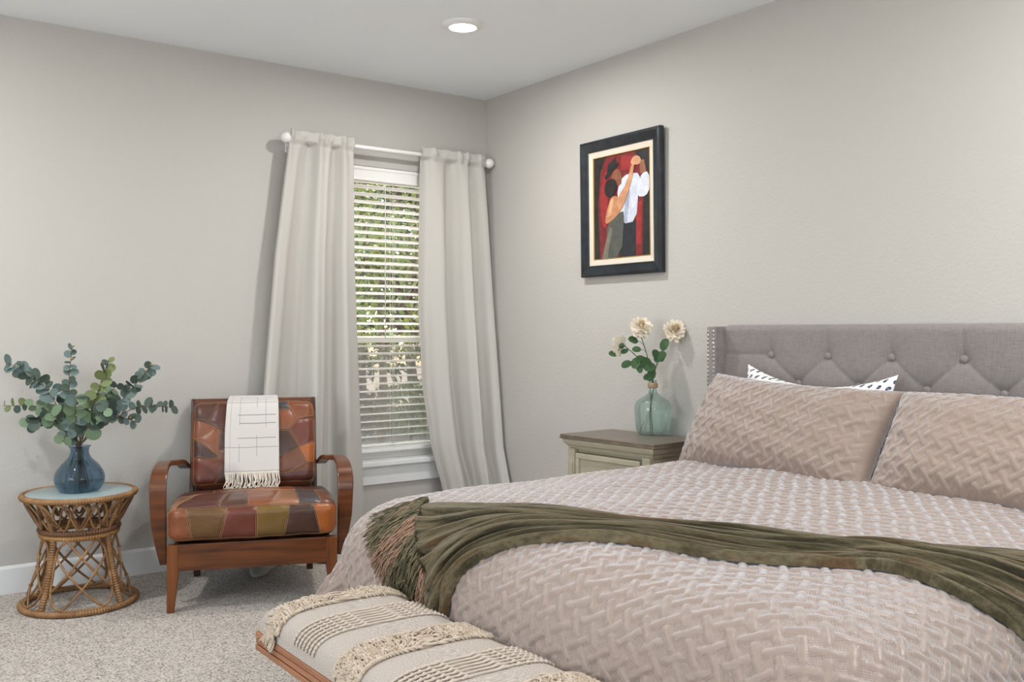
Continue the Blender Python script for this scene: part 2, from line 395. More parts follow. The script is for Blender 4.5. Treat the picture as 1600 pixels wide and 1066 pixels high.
# ------------------------------------------------------------------ room shell
RX0, RX1, RY0, RY1, RH_ = -5.6, 0.0, -6.5, 0.0, 2.74
TH = .16
WX0, WX1, WZ0, WZ1 = -1.17, -.24, .47, 2.225      # window opening in the far wall
def wall_x(y0, y1, x0, x1, hole=None):            # wall running along X
    b = lambda xa, xb, za, zb: box(((xa+xb)/2, (y0+y1)/2, (za+zb)/2), (xb-xa, y1-y0, zb-za))
    if not hole: return b(x0, x1, 0, RH_)
    a, c, d, e = hole
    return join(b(x0, a, 0, RH_), b(c, x1, 0, RH_), b(a, c, 0, d), b(a, c, e, RH_))
def wall_y(x0, x1, y0, y1, hole=None):
    b = lambda ya, yb, za, zb: box(((x0+x1)/2, (ya+yb)/2, (za+zb)/2), (x1-x0, yb-ya, zb-za))
    if not hole: return b(y0, y1, 0, RH_)
    a, c, d, e = hole
    return join(b(y0, a, 0, RH_), b(c, y1, 0, RH_), b(a, c, 0, d), b(a, c, e, RH_))
struct('floor', box(((RX0+RX1)/2, (RY0+RY1)/2, -.05), (RX1-RX0+2*TH, RY1-RY0+2*TH, .1)), M['carpet'])
struct('ceiling', box(((RX0+RX1)/2, (RY0+RY1)/2, RH_+.1), (RX1-RX0+2*TH, RY1-RY0+2*TH, .2)), M['ceil'])
struct('wall_window', wall_x(0, TH, RX0-TH, RX1+TH, (WX0, WX1, WZ0-.03, WZ1)), M['wall'])
struct('wall_headboard', wall_y(0, TH, RY0-TH, RY1), M['wall'])
struct('wall_back', wall_x(RY0-TH, RY0, RX0-TH, RX1+TH, (-3.75, -1.45, .6, 2.3)), M['wall'])
struct('wall_side', wall_y(RX0-TH, RX0, RY0, RY1, (-4.15, -1.85, .6, 2.3)), M['wall'])
def baseboard(name, p, q, inward):
    p, q = np.array(p), np.array(q); d = q-p; Ln = np.linalg.norm(d); d = d/Ln; n = np.array(inward)
    prof = [(0, 0), (.015, 0), (.015, .118), (.010, .128), (.004, .131), (0, .131)]
    V = [[*(a+n*t), z] for a in (p, q) for t, z in prof]; k = len(prof)
    F = [(i, (i+1) % k, k+(i+1) % k, k+i) for i in range(k)]+[tuple(range(k))[::-1], tuple(range(k, 2*k))]
    return struct(name, (V, F), M['trim'])
baseboard('baseboard_window', (RX0, 0), (0, 0), (0, -1))
baseboard('baseboard_headboard', (0, -.015), (0, RY0), (-1, 0))
baseboard('baseboard_back', (RX0, RY0), (0, RY0), (0, 1))
baseboard('baseboard_side', (RX0, RY0+.015), (RX0, -.015), (1, 0))
# unseen windows added behind the camera to carry the fill lights
for nm, pts in (('window_2', ('x', RY0-.06, -3.75, -1.45)), ('window_3', ('y', RX0-.06, -4.15, -1.85))):
    ax, v, a, c = pts; bs = []
    for (u0, u1, z0, z1) in ((a, a+.06, .6, 2.3), (c-.06, c, .6, 2.3), (a, c, .6, .66), (a, c, 2.24, 2.3), ((a+c)/2-.03, (a+c)/2+.03, .6, 2.3)):
        cc = ((u0+u1)/2, v, (z0+z1)/2); ss = (u1-u0, .05, z1-z0)
        if ax == 'y': cc = (v, cc[0], cc[2]); ss = (.05, ss[0], ss[2])
        bs.append(box(cc, ss))
    struct(nm, join(*bs), M['vinyl'])

# ------------------------------------------------------------------ window in view
W1 = struct('window_1', join(  # outer vinyl frame
    box((WX0+.02, .12, (WZ0+WZ1)/2), (.04, .06, WZ1-WZ0)), box((WX1-.02, .12, (WZ0+WZ1)/2), (.04, .06, WZ1-WZ0)),
    box(((WX0+WX1)/2, .12, WZ1-.02), (WX1-WX0-.08, .06, .04)), box(((WX0+WX1)/2, .12, WZ0+.02), (WX1-WX0-.08, .06, .04))), M['vinyl'])
WC = (WX0+WX1)/2; WW = WX1-WX0-.08; ZM = 1.185
def sash(name, z0, z1, y, rail):
    o = add(name, join(box((WX0+.06, y, (z0+z1)/2), (.04, .03, z1-z0)), box((WX1-.06, y, (z0+z1)/2), (.04, .03, z1-z0)),
        box((WC, y, z0+rail/2), (WW-.08, .03, rail)), box((WC, y, z1-rail/2), (WW-.08, .03, rail))), M['vinyl'], W1, False)
    add('pane', box((WC, y, (z0+z1)/2), (WW-.08, .004, z1-z0-2*rail)), M['pane'], o, False)
sash('upper_sash', ZM-.01, WZ1-.04, .135, .035); sash('lower_sash', WZ0+.04, ZM+.03, .105, .04)
add('insect_screen', box((WC, .148, (WZ0+ZM)/2), (WW, .001, ZM-WZ0-.06)), M['screen'], W1, False)
# sill and apron
struct('trim_1', box((WC, -.005, WZ0-.014), (WX1-WX0+.13, .09, .03), .006), M['trim'])['label'] = 'white window sill'
struct('trim_2', box((WC, -.009, WZ0-.029-.055), (WX1-WX0+.08, .018, .11), .003), M['trim'])['label'] = 'white apron board under the window sill'
add('sill_return', box((WC, .075, WZ0-.012), (WX1-WX0, .15, .024)), M['trim'], W1, False)

# blind
BL = thing('window_blind', 'white horizontal slat blind hanging in the window', 'blind', (WC, .05, WZ0))
bw = WX1-WX0-.02
add('valance', join(box((WC, .012, WZ1-.045), (bw+.01, .012, .085), .003), box((WC, .010, WZ1-.012), (bw+.012, .018, .02), .004), box((WC, .010, WZ1-.078), (bw+.012, .018, .016), .004)), M['blind'], BL, False)
add('headrail', box((WC, .05, WZ1-.03), (bw, .055, .045)), M['blind'], BL, False)
zs = np.arange(WZ1-.115, WZ0+.05, -.0455)
sl_x = np.linspace(-.025, .025, 6); ti = math.radians(12)
Vs = []
for sgn in (1, -1):
    for x in (-bw/2, bw/2):
        for t in sl_x:
            h = .0025*(1-(t/.025)**2) + sgn*.0017
            Vs.append((x, t*math.cos(ti)+h*math.sin(ti), -t*math.sin(ti)+h*math.cos(ti)))
k = 6; Fs = []
for i in range(k-1): Fs.append((i, i+1, k+i+1, k+i)); Fs.append((2*k+i, 3*k+i, 3*k+i+1, 2*k+i+1))
Fs += [(0, k, 3*k, 2*k), (k-1, 3*k-1, 4*k-1, 2*k-1), tuple(range(k))[::-1]+tuple(range(2*k, 3*k)), tuple(range(k, 2*k))+tuple(range(3*k, 4*k))[::-1]]
slat_me = make_mesh('slat', Vs, Fs, M['blind'], False)
for z in zs:
    o = link('slat', slat_me, BL); o.location = (0, 0, z-WZ0)
add('bottom_rail', box((WC, .05, zs[-1]-.036), (bw, .05, .02), .004), M['blind'], BL, False)
for dx in (-.31, 0.045, .31):
    for dy in (-.026, .026): add('ladder_cord', tube([(WC+dx, .05+dy, WZ1-.05), (WC+dx, .05+dy, zs[-1]-.03)], .0011, 5), M['cord'], BL)
add('tilt_wand', tube([(WC-.02, .018, WZ1-.09), (WC-.022, .014, 1.2)], .0032, 6), M['cord'], BL)
add('lift_cord', tube([(WC+.03, .016, WZ1-.09), (WC+.028, .014, .55)], .0014, 5), M['cord'], BL)

# ------------------------------------------------------------------ curtain rod
RY, RZ = -.10, 2.312
RD = thing('curtain_rod', 'white curtain rod with round carved finials above the window', 'curtain rod', (-.72, RY, RZ))
add('pole', tube([(-1.37, RY, RZ), (-.06, RY, RZ)], .0125, 14), M['rod'], RD)
for sx, x in ((-1, -1.405), (1, -.042)):
    prof = [(.006, -.045), (.014, -.043), (.014, -.036), (.010, -.034), (.012, -.030)]+[(.031*math.sin(t), -.031*math.cos(t)) for t in np.linspace(.5, PI-.01, 14)]
    V, F = lathe(prof, 28); V = np.array(V)
    a = np.arctan2(V[:, 1], V[:, 0]); rr = np.hypot(V[:, 0], V[:, 1])
    kk = 1+.05*np.cos(12*a+V[:, 2]*60)*(rr > .015); V = np.stack([V[:, 2]*sx, V[:, 0]*kk, V[:, 1]*kk], 1)
    add('finial', (V+np.array((x, RY, RZ)), F if sx < 0 else [f[::-1] for f in F]), M['rod'], RD)
for x in (-1.36, -.075): add('bracket', join(tube([(x, 0, RZ-.03), (x, -.05, RZ-.03), (x, RY, RZ-.016)], .006, 8), box((x, -.004, RZ-.03), (.025, .008, .07), .003)), M['rod'], RD)

# ------------------------------------------------------------------ curtains
def curtain(name, label, PL, PR, nf, ph, warp, seed, puddle):
    """PL/PR: list of (z, x, y) for the left and right edges, from the top down"""
    PL = np.array(PL, float); PR = np.array(PR, float)
    ztop = PL[0, 0]
    def edge(P, z): return np.stack([np.interp(-z, -P[:, 0], P[:, 1]), np.interp(-z, -P[:, 0], P[:, 2])], -1)
    us = np.linspace(0, 1, 150)
    zs_ = np.concatenate([np.linspace(ztop, ztop-.16, 22), np.linspace(ztop-.18, .0, 90), np.linspace(-.012, -puddle, 14)])
    def fn(U, Z):
        zc = np.maximum(Z, 0); ex = np.maximum(-Z, 0)
        L_, R_ = edge(PL, zc), edge(PR, zc)
        t = np.clip((ztop-zc)/ztop, 0, 1)
        s = U+warp*np.sin(2*PI*(U*1.3+.15))*(.5+.5*t)
        g = np.tanh(1.7*np.sin(2*PI*nf*s+ph+.5*t))+.22*np.sin(4*PI*nf*s+1.1+ph)+.22*np.sin(2*PI*(nf*.5)*s+2+t)
        head = np.exp(-((ztop-.03-Z)/.05)**2)
        A = (.024+.036*np.clip(t*1.6, 0, 1))
        A = A*(1-.45*head)
        g2 = np.sin(2*PI*nf*2.1*s+ph*2)*.018*np.exp(-np.maximum(ztop-Z, 0)/.10)
        side = np.sin(PI*np.clip(U, 0, 1))**.25
        off = A*g*side+g2
        d = R_-L_; dl = np.linalg.norm(d, axis=-1, keepdims=True); n = np.stack([d[..., 1], -d[..., 0]], -1)/dl
        xy = L_+d*U[..., None]+n*off[..., None]
        xy[..., 1] -= .018*np.exp(-((Z-RZ)/.022)**2)                        # wraps round the rod
        near = np.exp(-((Z-RZ-.008)/.034)**4); xy[..., 1] = np.where(near > .3, np.minimum(xy[..., 1], RY-.0165), xy[..., 1])
        stitch = .006*np.exp(-((Z-(RZ-.045))/.006)**2); xy[..., 1] += stitch
        xy[..., 1] -= ex*(.95+.3*np.sin(9*U+seed)); xy[..., 0] += ex*.6*(U-.5)
        z = np.where(Z > 0, Z, 0)+.012+.02*np.sin(PI*np.clip(ex/puddle, 0, 1))*(1+np.sin(14*U+seed))*(ex > 0)
        z = z+(.004*np.sin(2*PI*nf*2.1*s+ph*2+.6))*np.exp(-np.maximum(ztop-Z, 0)/.03)
        xy[..., 1] = np.minimum(xy[..., 1], -.018); xy[..., 0] = np.minimum(xy[..., 0], -.012)
        return np.stack([xy[..., 0], xy[..., 1], z], -1)
    V, F = grid(fn, us, zs_)
    o = add(name, (V, F), M['curtain'])
    md = o.modifiers.new('thickness', 'SOLIDIFY'); md.thickness = .0025; md.offset = 0
    return tag(o, label, 'curtain', 'window curtains')
ztopc = RZ+.032
curtain('curtain', 'pale grey curtain panel hanging behind the leather armchair', [(ztopc, -1.385, -.10), (1.65, -1.475, -.105), (.92, -1.54, -.11), (0, -1.66, -.13)],
        [(ztopc, -1.0, -.10), (1.65, -.992, -.10), (.92, -.962, -.10), (0, -.925, -.11)], 2.35, .3, .05, 1.3, .24)
curtain('curtain', 'pale grey curtain panel hanging in the corner beside the bed', [(ztopc, -.552, -.10), (1.39, -.56, -.10), (.9, -.53, -.10), (.53, -.475, -.11), (.29, -.41, -.12), (0, -.36, -.14)],
        [(ztopc, -.085, -.10), (1.39, -.03, -.125), (.5, -.02, -.22), (.26, -.02, -.30), (0, -.02, -.36)], 2.6, 3.6, .045, 4.1, .12)

# ------------------------------------------------------------------ ceiling lights
def can_light(x, y, label, power):
    t = thing('recessed_light', label, 'ceiling light', (x, y, RH_), 0, 'recessed ceiling lights')
    add('trim_ring', lathe([(.100, 0), (.100, -.006), (.096, -.013), (.074, -.020), (.068, -.019), (.064, -.010)], 48, (x, y, RH_)), M['rod'], t)
    add('lens', lathe([(.001, -.020), (.035, -.0195), (.058, -.018), (.066, -.013)], 40, (x, y, RH_)), M['lens'], t)
    d = bpy.data.lights.new('lamp', 'AREA'); o = bpy.data.objects.new('lamp', d); COL.objects.link(o); o.parent = t
    d.shape = 'DISK'; d.size = .13; d.energy = power; d.color = (1, .99, .98); o.location = (0, 0, -.03)
can_light(-.955, -1.177, 'lit recessed ceiling light near the window corner', 23)
can_light(-.955, -4.2, 'recessed ceiling light over the bed', 29)
can_light(-3.6, -1.177, 'recessed ceiling light left of the rattan table', 29)
can_light(-3.6, -4.2, 'recessed ceiling light above the foot of the room', 15)

# ------------------------------------------------------------------ bed
BED = thing('bed', 'grey upholstered wingback bed with tufted headboard against the wall', 'bed', (-1.1, -3.07, 0))
HY0, HY1, HT = -2.097, -4.053, 1.272
btn = [(-2.344-.2905*i, 1.140) for i in range(6)]+[(-2.344-.2905*(i+.5), 1.018) for i in range(5)]+[(-2.344-.2905*i, .896) for i in range(6)]
segs = []
for i in range(6):
    segs.append((btn[i], (btn[i][0], HT)))
    for j in (i-1, i):
        if 0 <= j < 5: segs.append((btn[i], btn[6+j])); segs.append((btn[11+i], btn[6+j]))
segs.append((btn[0], (HY0, 1.140))); segs.append((btn[5], (HY1, 1.140)))
def panel(Y, Z):
    dm = np.full(Y.shape, 9.)
    for (a, b) in segs:
        a, b = np.array(a), np.array(b); d = b-a; t = np.clip(((Y-a[0])*d[0]+(Z-a[1])*d[1])/(d@d), 0, 1)
        dm = np.minimum(dm, np.hypot(Y-a[0]-t*d[0], Z-a[1]-t*d[1]))
    bd = np.full(Y.shape, 9.)
    for (y, z) in btn: bd = np.minimum(bd, np.hypot(Y-y, Z-z))
    h = .050-.005*np.exp(-dm/.006)-.006*np.exp(-(dm/.06))-.020*np.exp(-(bd/.030))-.006*np.exp(-(bd/.09))
    e = np.clip((HT-Z)/.03, 0, 1); h = h-.03*(1-np.sqrt(1-(1-e)**2))
    return np.stack([-.065-h, Y, Z], -1)
V, F = grid(panel, np.linspace(HY1, HY0, 300), np.linspace(.45, HT, 130))
HB = add('headboard_panel', (V, F[:, ::-1]), M['linen'], BED)
add('headboard_back', box((-.036, -3.075, .74), (.064, 1.95, 1.06), .008), M['linen'], BED)
bpts = lathe([(.001, -.011), (.008, -.0102), (.0135, -.007), (.0160, -.001), (.0150, .006)], 16)
bV = np.stack([bpts[0][:, 2], bpts[0][:, 0], bpts[0][:, 1]], 1); bme = make_mesh('button', bV, [f[::-1] for f in bpts[1]], M['linen'])
for (y, z) in btn:
    o = link('button', bme, HB); o.location = (-.090+1.1, y+3.07, z)
nl = lathe([(.0005, -.0042), (.003, -.0036), (.0052, -.0018), (.006, 0)], 8); nV = np.stack([nl[0][:, 2], nl[0][:, 0], nl[0][:, 1]], 1)
for nm, ya, yb in (('headboard_wing', -2.045, -2.096), ('headboard_wing', -4.054, -4.105)):
    w = add(nm, box((-.095, (ya+yb)/2, .66), (.17, abs(ya-yb), 1.212), .008, 3), M['linen'], BED)
    nails = []
    for yy in (ya-.009, yb+.009):
        for z in np.arange(.3, 1.262, .0185): nails.append((nV+np.array((-.1795, yy, z)), nl[1]))
    n_ = add('nailhead_trim', join(*nails), M['nail'], w); n_['kind'] = 'stuff'
add('side_rail', box((-1.1, -2.125, .25), (2.0, .03, .22), .005), M['linen'], BED); add('side_rail', box((-1.1, -4.02, .25), (2.0, .03, .22), .005), M['linen'], BED)
add('foot_rail', box((-2.07, -3.07, .25), (.03, 1.88, .22), .005), M['linen'], BED)
for x, y in ((-2.04, -2.16), (-2.04, -3.98)): add('leg', box((x, y, .07), (.06, .06, .14), .004), M['chairdark'], BED)
MT = add('mattress', box((-1.09, -3.07, .5), (1.80, 1.74, .28), .06, 4), M['blind'], BED)

# quilt: cloth coordinates (p,q) equal world x,y on top and roll over the edges
QX0, QX1, QY0, QY1 = -.16, -1.86, -2.30, -3.86
QRH, QRV, QZ = .25, .20, .69
QL = PI/2*math.sqrt((QRH**2+QRV**2)/2)
def Q(p, q, folds=True):
    p = np.asarray(p, float); q = np.asarray(q, float)
    nx = np.clip(p, QX1, QX0+1); ny = np.clip(q, QY1, QY0)
    dx = p-nx; dy = q-ny; s = np.hypot(dx, dy); ss = np.maximum(s, 1e-9); ux = dx/ss; uy = dy/ss
    t = np.clip(s/QL, 0, 1)*PI/2
    h = QRH*np.sin(t); z = QZ-QRV*(1-np.cos(t)); e = np.maximum(s-QL, 0)
    corner = np.clip(4*np.abs(ux*uy), 0, 1)
    h = h+e*(.10+.28*corner); z = z-e*(.99-.05*corner)
    if folds:
        ang = np.arctan2(uy, ux)
        w = np.sin(p*17+1.3*np.sin(p*5))*np.abs(uy)*.016+np.sin(q*15+1)*np.abs(ux)*.008+np.sin(ang*16)*.05*corner
        h = h+w*np.clip(e/.2, 0, 1.4)
    cr = .03*np.clip(1-((nx+1.0)/1.0)**2, 0, 1)*np.clip(1-((ny+3.08)/.8)**2, 0, 1)
    und = .005*np.sin(p*9+q*4)*np.sin(q*7-p*3)+.004*np.sin(p*3+q*15)
    und2 = .012*np.sin(q*5.5+.5)*np.clip(s/.3, 0, 1)*np.abs(ux)
    h = h+und2
    return np.stack([nx+ux*h, ny+uy*h, z+cr+und*np.clip(1-e*6, 0, 1)], -1)
def Qn(p, q):
    e = .006; a = Q(p+e, q)-Q(p-e, q); b = Q(p, q+e)-Q(p, q-e); n = np.cross(a, b)
    n = n/(np.linalg.norm(n, axis=-1, keepdims=True)+1e-12); return n*np.where(n[..., 2:3] < -.3, -1, 1)
def weave(a, b, P=.046, th=.62):
    """woven bars: returns height 0..1"""
    c, s = math.cos(th), math.sin(th); A = (a*c+b*s)/P; B = (-a*s+b*c)/P
    A = A+.10*np.sin(B*.9+A*.3); B = B+.10*np.sin(A*.8+1)
    i = np.round(A); da = A-i; j = np.round(B); db = B-j
    def bar(d, w): return np.clip(1-(d/w)**2, 0, 1)**.5
    jo = 2*np.round((B-np.mod(i, 2))/2)+np.mod(i, 2); dv = np.abs(B-jo)
    hv = bar(da, .22)*np.clip((.80-dv)/.16, 0, 1)
    io = 2*np.round((A-np.mod(j+1, 2))/2)+np.mod(j+1, 2); dh = np.abs(A-io)
    hh = bar(db, .22)*np.clip((.80-dh)/.16, 0, 1)
    return np.maximum(hv, hh)
def build_quilt():
    st = .0040
    ps = np.arange(-2.50, -.17, st); qs = np.arange(-4.52, -1.64, st)
    Pm, Qm = np.meshgrid(ps, qs, indexing='ij')
    V = Q(Pm, Qm); n = Qn(Pm, Qm); w = weave(Pm, Qm)
    V = V+n*(w*.0056+.001*np.sin(Pm*160)*np.sin(Qm*140))[..., None]
    nu, nv = Pm.shape; idx = np.arange(nu*nv).reshape(nu, nv)
    F = np.stack([idx[:-1, :-1], idx[1:, :-1], idx[1:, 1:], idx[:-1, 1:]], -1).reshape(-1, 4)
    nx = np.clip(Pm, QX1, QX0+1); ny = np.clip(Qm, QY1, QY0); s = np.hypot(Pm-nx, Qm-ny)
    ok = (s < .63).ravel(); F = F[ok[F].all(1)]
    used = np.zeros(nu*nv, bool); used[F] = True; rm = np.cumsum(used)-1
    return V.reshape(-1, 3)[used], rm[F], np.stack([Pm, Qm], -1).reshape(-1, 2)[used], w.ravel()[used]
V, F, uv, w = build_quilt()
o = add('quilt', (V, F), M['quilt'], uv=uv, attr={'rib': w})
tag(o, 'blush beige basketweave quilt spread over the bed', 'quilt')

# ------------------------------------------------------------------ pillows
def pillow_fn(a, b, T, pinch, sag=0.0):
    def fn(U, W, side):
        x = a*U*(1-pinch*(1-np.abs(W)**2.2)*np.abs(U)**3); y = b*W*(1-pinch*1.5*(1-np.abs(U)**2.2)*np.abs(W)**3)
        th = T*np.clip((1-np.abs(U)**3.2), 0, 1)**.5*np.clip((1-np.abs(W)**2.8), 0, 1)**.5
        y = y-sag*(1-U**2)*np.clip(W, 0, 1)
        return x, y, side*th*(.5 if side < 0 else .5)
    return fn
def pillow(name, label, cat, center, half, T, lean, yaw, roll, m, pat, pinch=.05, sag=0., theta=.62, seed=0, group=None):
    fn = pillow_fn(half[0], half[1], T, pinch, sag)
    n = 1 if pat else 4
    us = np.linspace(-1, 1, int(half[0]*2/.0042/n)); ws = np.linspace(-1, 1, int(half[1]*2/.0042/n))
    U, W = np.meshgrid(us, ws, indexing='ij'); Vs = []; Fs = []; uvs = []; ribs = []; n0 = 0
    for side in (1, -1):
        x, y, z = fn(U, W, side)
        wr = .006*np.sin(U*9+W*5+seed)*np.sin(W*7-U*4+seed)+.004*np.sin(23*U*(1.2-W)+seed)*np.exp(-((np.abs(U)-1)/.35)**2)
        edge = np.clip((1-np.abs(U))*6, 0, 1)*np.clip((1-np.abs(W))*5, 0, 1)
        rib = weave(x, y, .044, theta)*np.clip((1-np.abs(U))*18, 0, 1)*np.clip((1-np.abs(W))*12, 0, 1) if pat else np.zeros_like(x)
        z = z+side*(wr*edge+rib*.0060)
        Vs.append(np.stack([x, y, z], -1).reshape(-1, 3)); uvs.append(np.stack([x, y], -1).reshape(-1, 2)); ribs.append(rib.ravel())
        idx = np.arange(U.size).reshape(U.shape)+n0; n0 += U.size
        f = np.stack([idx[:-1, :-1], idx[1:, :-1], idx[1:, 1:], idx[:-1, 1:]], -1).reshape(-1, 4); Fs.append(f if side > 0 else f[:, ::-1])
    V = np.concatenate(Vs); F = np.concatenate(Fs)
    # local: x -> world -y (to the right in the photo), y -> up, z -> towards the foot (-x)
    Rm = Matrix.Rotation(yaw, 3, 'Z') @ Matrix.Rotation(-lean, 3, 'Y') @ Matrix(((0, 0, -1), (-1, 0, 0), (0, 1, 0))) @ Matrix.Rotation(roll, 3, 'Z')
    V = V @ np.array(Rm).T+np.array(center)
    o = add(name, (V, F), m, uv=np.concatenate(uvs), attr={'rib': np.concatenate(ribs)})
    return tag(o, label, cat, group)
pillow('pillow_sham', 'blush woven pillow sham leaning at the nightstand side of the bed', 'pillow', (-.425, -2.655, .853), (.448, .222), .235, -math.radians(31), 0, -.045, M['quilt'], True, .035, .02, .62, 1, 'blush quilted pillow shams')
pillow('pillow_sham', 'blush woven pillow sham cut off by the right picture edge', 'pillow', (-.415, -3.555, .842), (.460, .218), .235, -math.radians(34), 0, .0, M['quilt'], True, .035, .005, .62, 3, 'blush quilted pillow shams')
pillow('pillow', 'white pillow with small navy paisley print behind the sham', 'pillow', (-.235, -2.635, .872), (.362, .225), .13, -math.radians(16), 0, -.03, M['paisley'], False, .05, .058, 0, 2)

# ------------------------------------------------------------------ olive throw across the bed
up = smooth_path([(-1.92, -2.46, 0), (-1.85, -2.68, 0), (-1.77, -2.84, 0), (-1.63, -3.11, 0), (-1.52, -3.37, 0), (-1.40, -3.58, 0), (-1.25, -3.75, 0), (-1.06, -3.91, 0), (-.90, -4.06, 0), (-.84, -4.3, 0)], 220)
lo = smooth_path([(-2.27, -2.86, 0), (-2.14, -2.885, 0), (-2.04, -2.945, 0), (-1.945, -3.07, 0), (-1.85, -3.33, 0), (-1.74, -3.54, 0), (-1.62, -3.72, 0), (-1.56, -3.81, 0), (-1.55, -3.92, 0), (-1.52, -4.01, 0), (-1.47, -4.12, 0), (-1.42, -4.36, 0)], 220)
endp = smooth_path([(-1.92, -2.46, 0), (-2.01, -2.545, 0), (-2.08, -2.64, 0), (-2.14, -2.73, 0), (-2.19, -2.80, 0), (-2.27, -2.86, 0)], 60)
def throw_at(S, Wc):
    """S along 0..1, Wc across 0..1 -> cloth coordinates p,q"""
    i = S*219; a = np.stack([np.interp(i, np.arange(220), up[:, k]) for k in (0, 1)], -1); b = np.stack([np.interp(i, np.arange(220), lo[:, k]) for k in (0, 1)], -1)
    pq = a*(1-Wc[..., None])+b*Wc[..., None]
    e = np.stack([np.interp(Wc*59, np.arange(60), endp[:, k]) for k in (0, 1)], -1)
    l0 = up[0, :2]*(1-Wc[..., None])+lo[0, :2]*Wc[..., None]
    k = np.exp(-(S/.07)**2)
    return pq+(e-l0)*k[..., None]
def throw_r(S, Wc):
    ph = 2.2*np.sin(S*5)+.7*np.sin(S*17)
    a_ = PI*(6.3*Wc+.10*ph); r = np.abs(np.sin(a_+.35*np.sin(2*a_)))**.75*(.72+.28*np.sin(9*Wc+S*6))+.22*np.sin(2*PI*(9.3*Wc-.16*ph+.3))*np.sin(S*11+Wc*4)
    return r
def throw_h(S, Wc):
    r = throw_r(S, Wc)
    h = .002+.040*r*(.5+.5*np.clip(Wc*2.5, 0, 1))+.010*np.exp(-((Wc-.93)/.06)**2)
    edge = np.clip(Wc/.015, 0, 1)*np.clip((1-Wc)/.015, 0, 1)
    return .006+h*np.sqrt(edge)
Sg, Wg = np.meshgrid(np.linspace(0, 1, 300), np.concatenate([np.linspace(0, .03, 6), np.linspace(.035, .965, 120), np.linspace(.97, 1, 6)]), indexing='ij')
pq = throw_at(Sg, np.clip(Wg+.095*throw_r(Sg, Wg)*np.clip(Wg*6, 0, 1)*np.clip((1-Wg)*5, 0, 1)*np.clip(Sg*12, 0, 1), 0, 1)); n = Qn(pq[..., 0], pq[..., 1]); V = Q(pq[..., 0], pq[..., 1])+n*throw_h(Sg, Wg)[..., None]
idx = np.arange(Sg.size).reshape(Sg.shape); F = np.stack([idx[:-1, :-1], idx[:-1, 1:], idx[1:, 1:], idx[1:, :-1]], -1).reshape(-1, 4)
TH_ = thing('throw_blanket', 'mottled olive green throw with fringe lying across the bed', 'blanket', (-1.5, -3.3, .69))
add('cloth', (V.reshape(-1, 3), F), M['throw'], TH_, uv=np.stack([Sg*2.2, Wg*.6], -1).reshape(-1, 2))
# fringe strands at the foot corner
def strands(ws, m, lmin, lmax, spread, drop, name):
    parts = []
    for w_ in ws:
        S0 = np.array([.0]); W0 = np.array([w_]); p0 = throw_at(S0, W0)[0]; p1 = throw_at(np.array([.03]), W0)[0]
        d = p0-p1; d /= np.linalg.norm(d); base_dir = d*.35+np.array((-.9, .04+.50*(1-w_)))
        base_dir /= np.linalg.norm(base_dir); a = rng.normal(0, spread); c, s = math.cos(a), math.sin(a); dr = np.array((base_dir[0]*c-base_dir[1]*s, base_dir[0]*s+base_dir[1]*c))
        Ln = rng.uniform(lmin, lmax); k = 8; t = np.linspace(0, 1, k)
        side = np.array((-dr[1], dr[0])); wob = rng.uniform(.004, .012)*np.sin(t*rng.uniform(5, 11)+rng.uniform(0, 6))
        P = p0+dr*(t*Ln)[:, None]+side*wob[:, None]
        hh = (.006+rng.uniform(.0, .03)*(1-.5*t))+.004*np.sin(t*9+rng.uniform(0, 6))
        X = Q(P[:, 0], P[:, 1])+Qn(P[:, 0], P[:, 1])*hh[:, None]
        parts.append(tube(X, np.linspace(.0022, .0015, k), 4, caps=False))
    o = add(name, join(*parts), m, TH_); o['kind'] = 'stuff'; o['label'] = 'twisted yarn fringe'
strands(np.concatenate([rng.uniform(0, .2, 260), rng.uniform(.30, .62, 260), rng.uniform(.68, .95, 300)]), M['fringe_green'], .12, .22, .20, 0, 'fringe')
strands(np.concatenate([rng.uniform(.16, .34, 140), rng.uniform(.60, .70, 90), rng.uniform(0, .9, 50)]), M['fringe_pink'], .12, .22, .16, 0, 'fringe')

# ------------------------------------------------------------------ bench
BY0, BY1, BX0, BX1, BZ = -2.50, -4.02, -2.515, -2.155, .415
BN = thing('bench', 'low wooden bench at the foot of the bed', 'bench', (-2.33, -3.26, 0))
for i, z in enumerate((BZ-.008, BZ-.026, BZ-.044)):
    for x in (BX0+.012, BX1-.012): add('rail_strip', box((x, (BY0+BY1)/2, z), (.022-.003*(i == 1), BY0-BY1, .0155), .002, 1), M['benchwood'], BN, False)
    for y in (BY0-.011, BY1+.011): add('rail_strip', box(((BX0+BX1)/2, y, z), (BX1-BX0-.048, .022-.003*(i == 1), .0155), .002, 1), M['benchwood'], BN, False)
for x in np.linspace(BX0+.05, BX1-.05, 6): add('seat_slat', box((x, (BY0+BY1)/2, BZ-.02), (.04, BY0-BY1-.05, .016), .002, 1), M['benchwood'], BN, False)
M['benchleg'] = mat('bench_leg_metal', srgb('4b4744'), .4, metal=.6)
for y in (BY0-.30, BY1+.30):
    P = smooth_path([(BX0+.02, y, BZ-.03), (BX0+.03, y, .30), (BX0+.0, y, .10), (BX0+.03, y, .012), (-2.335, y, .012), (BX1-.03, y, .012), (BX1-.0, y, .10), (BX1-.03, y, .30), (BX1-.02, y, BZ-.03)], 40)
    add('leg', tube(P, .012, 8), M['benchleg'], BN)
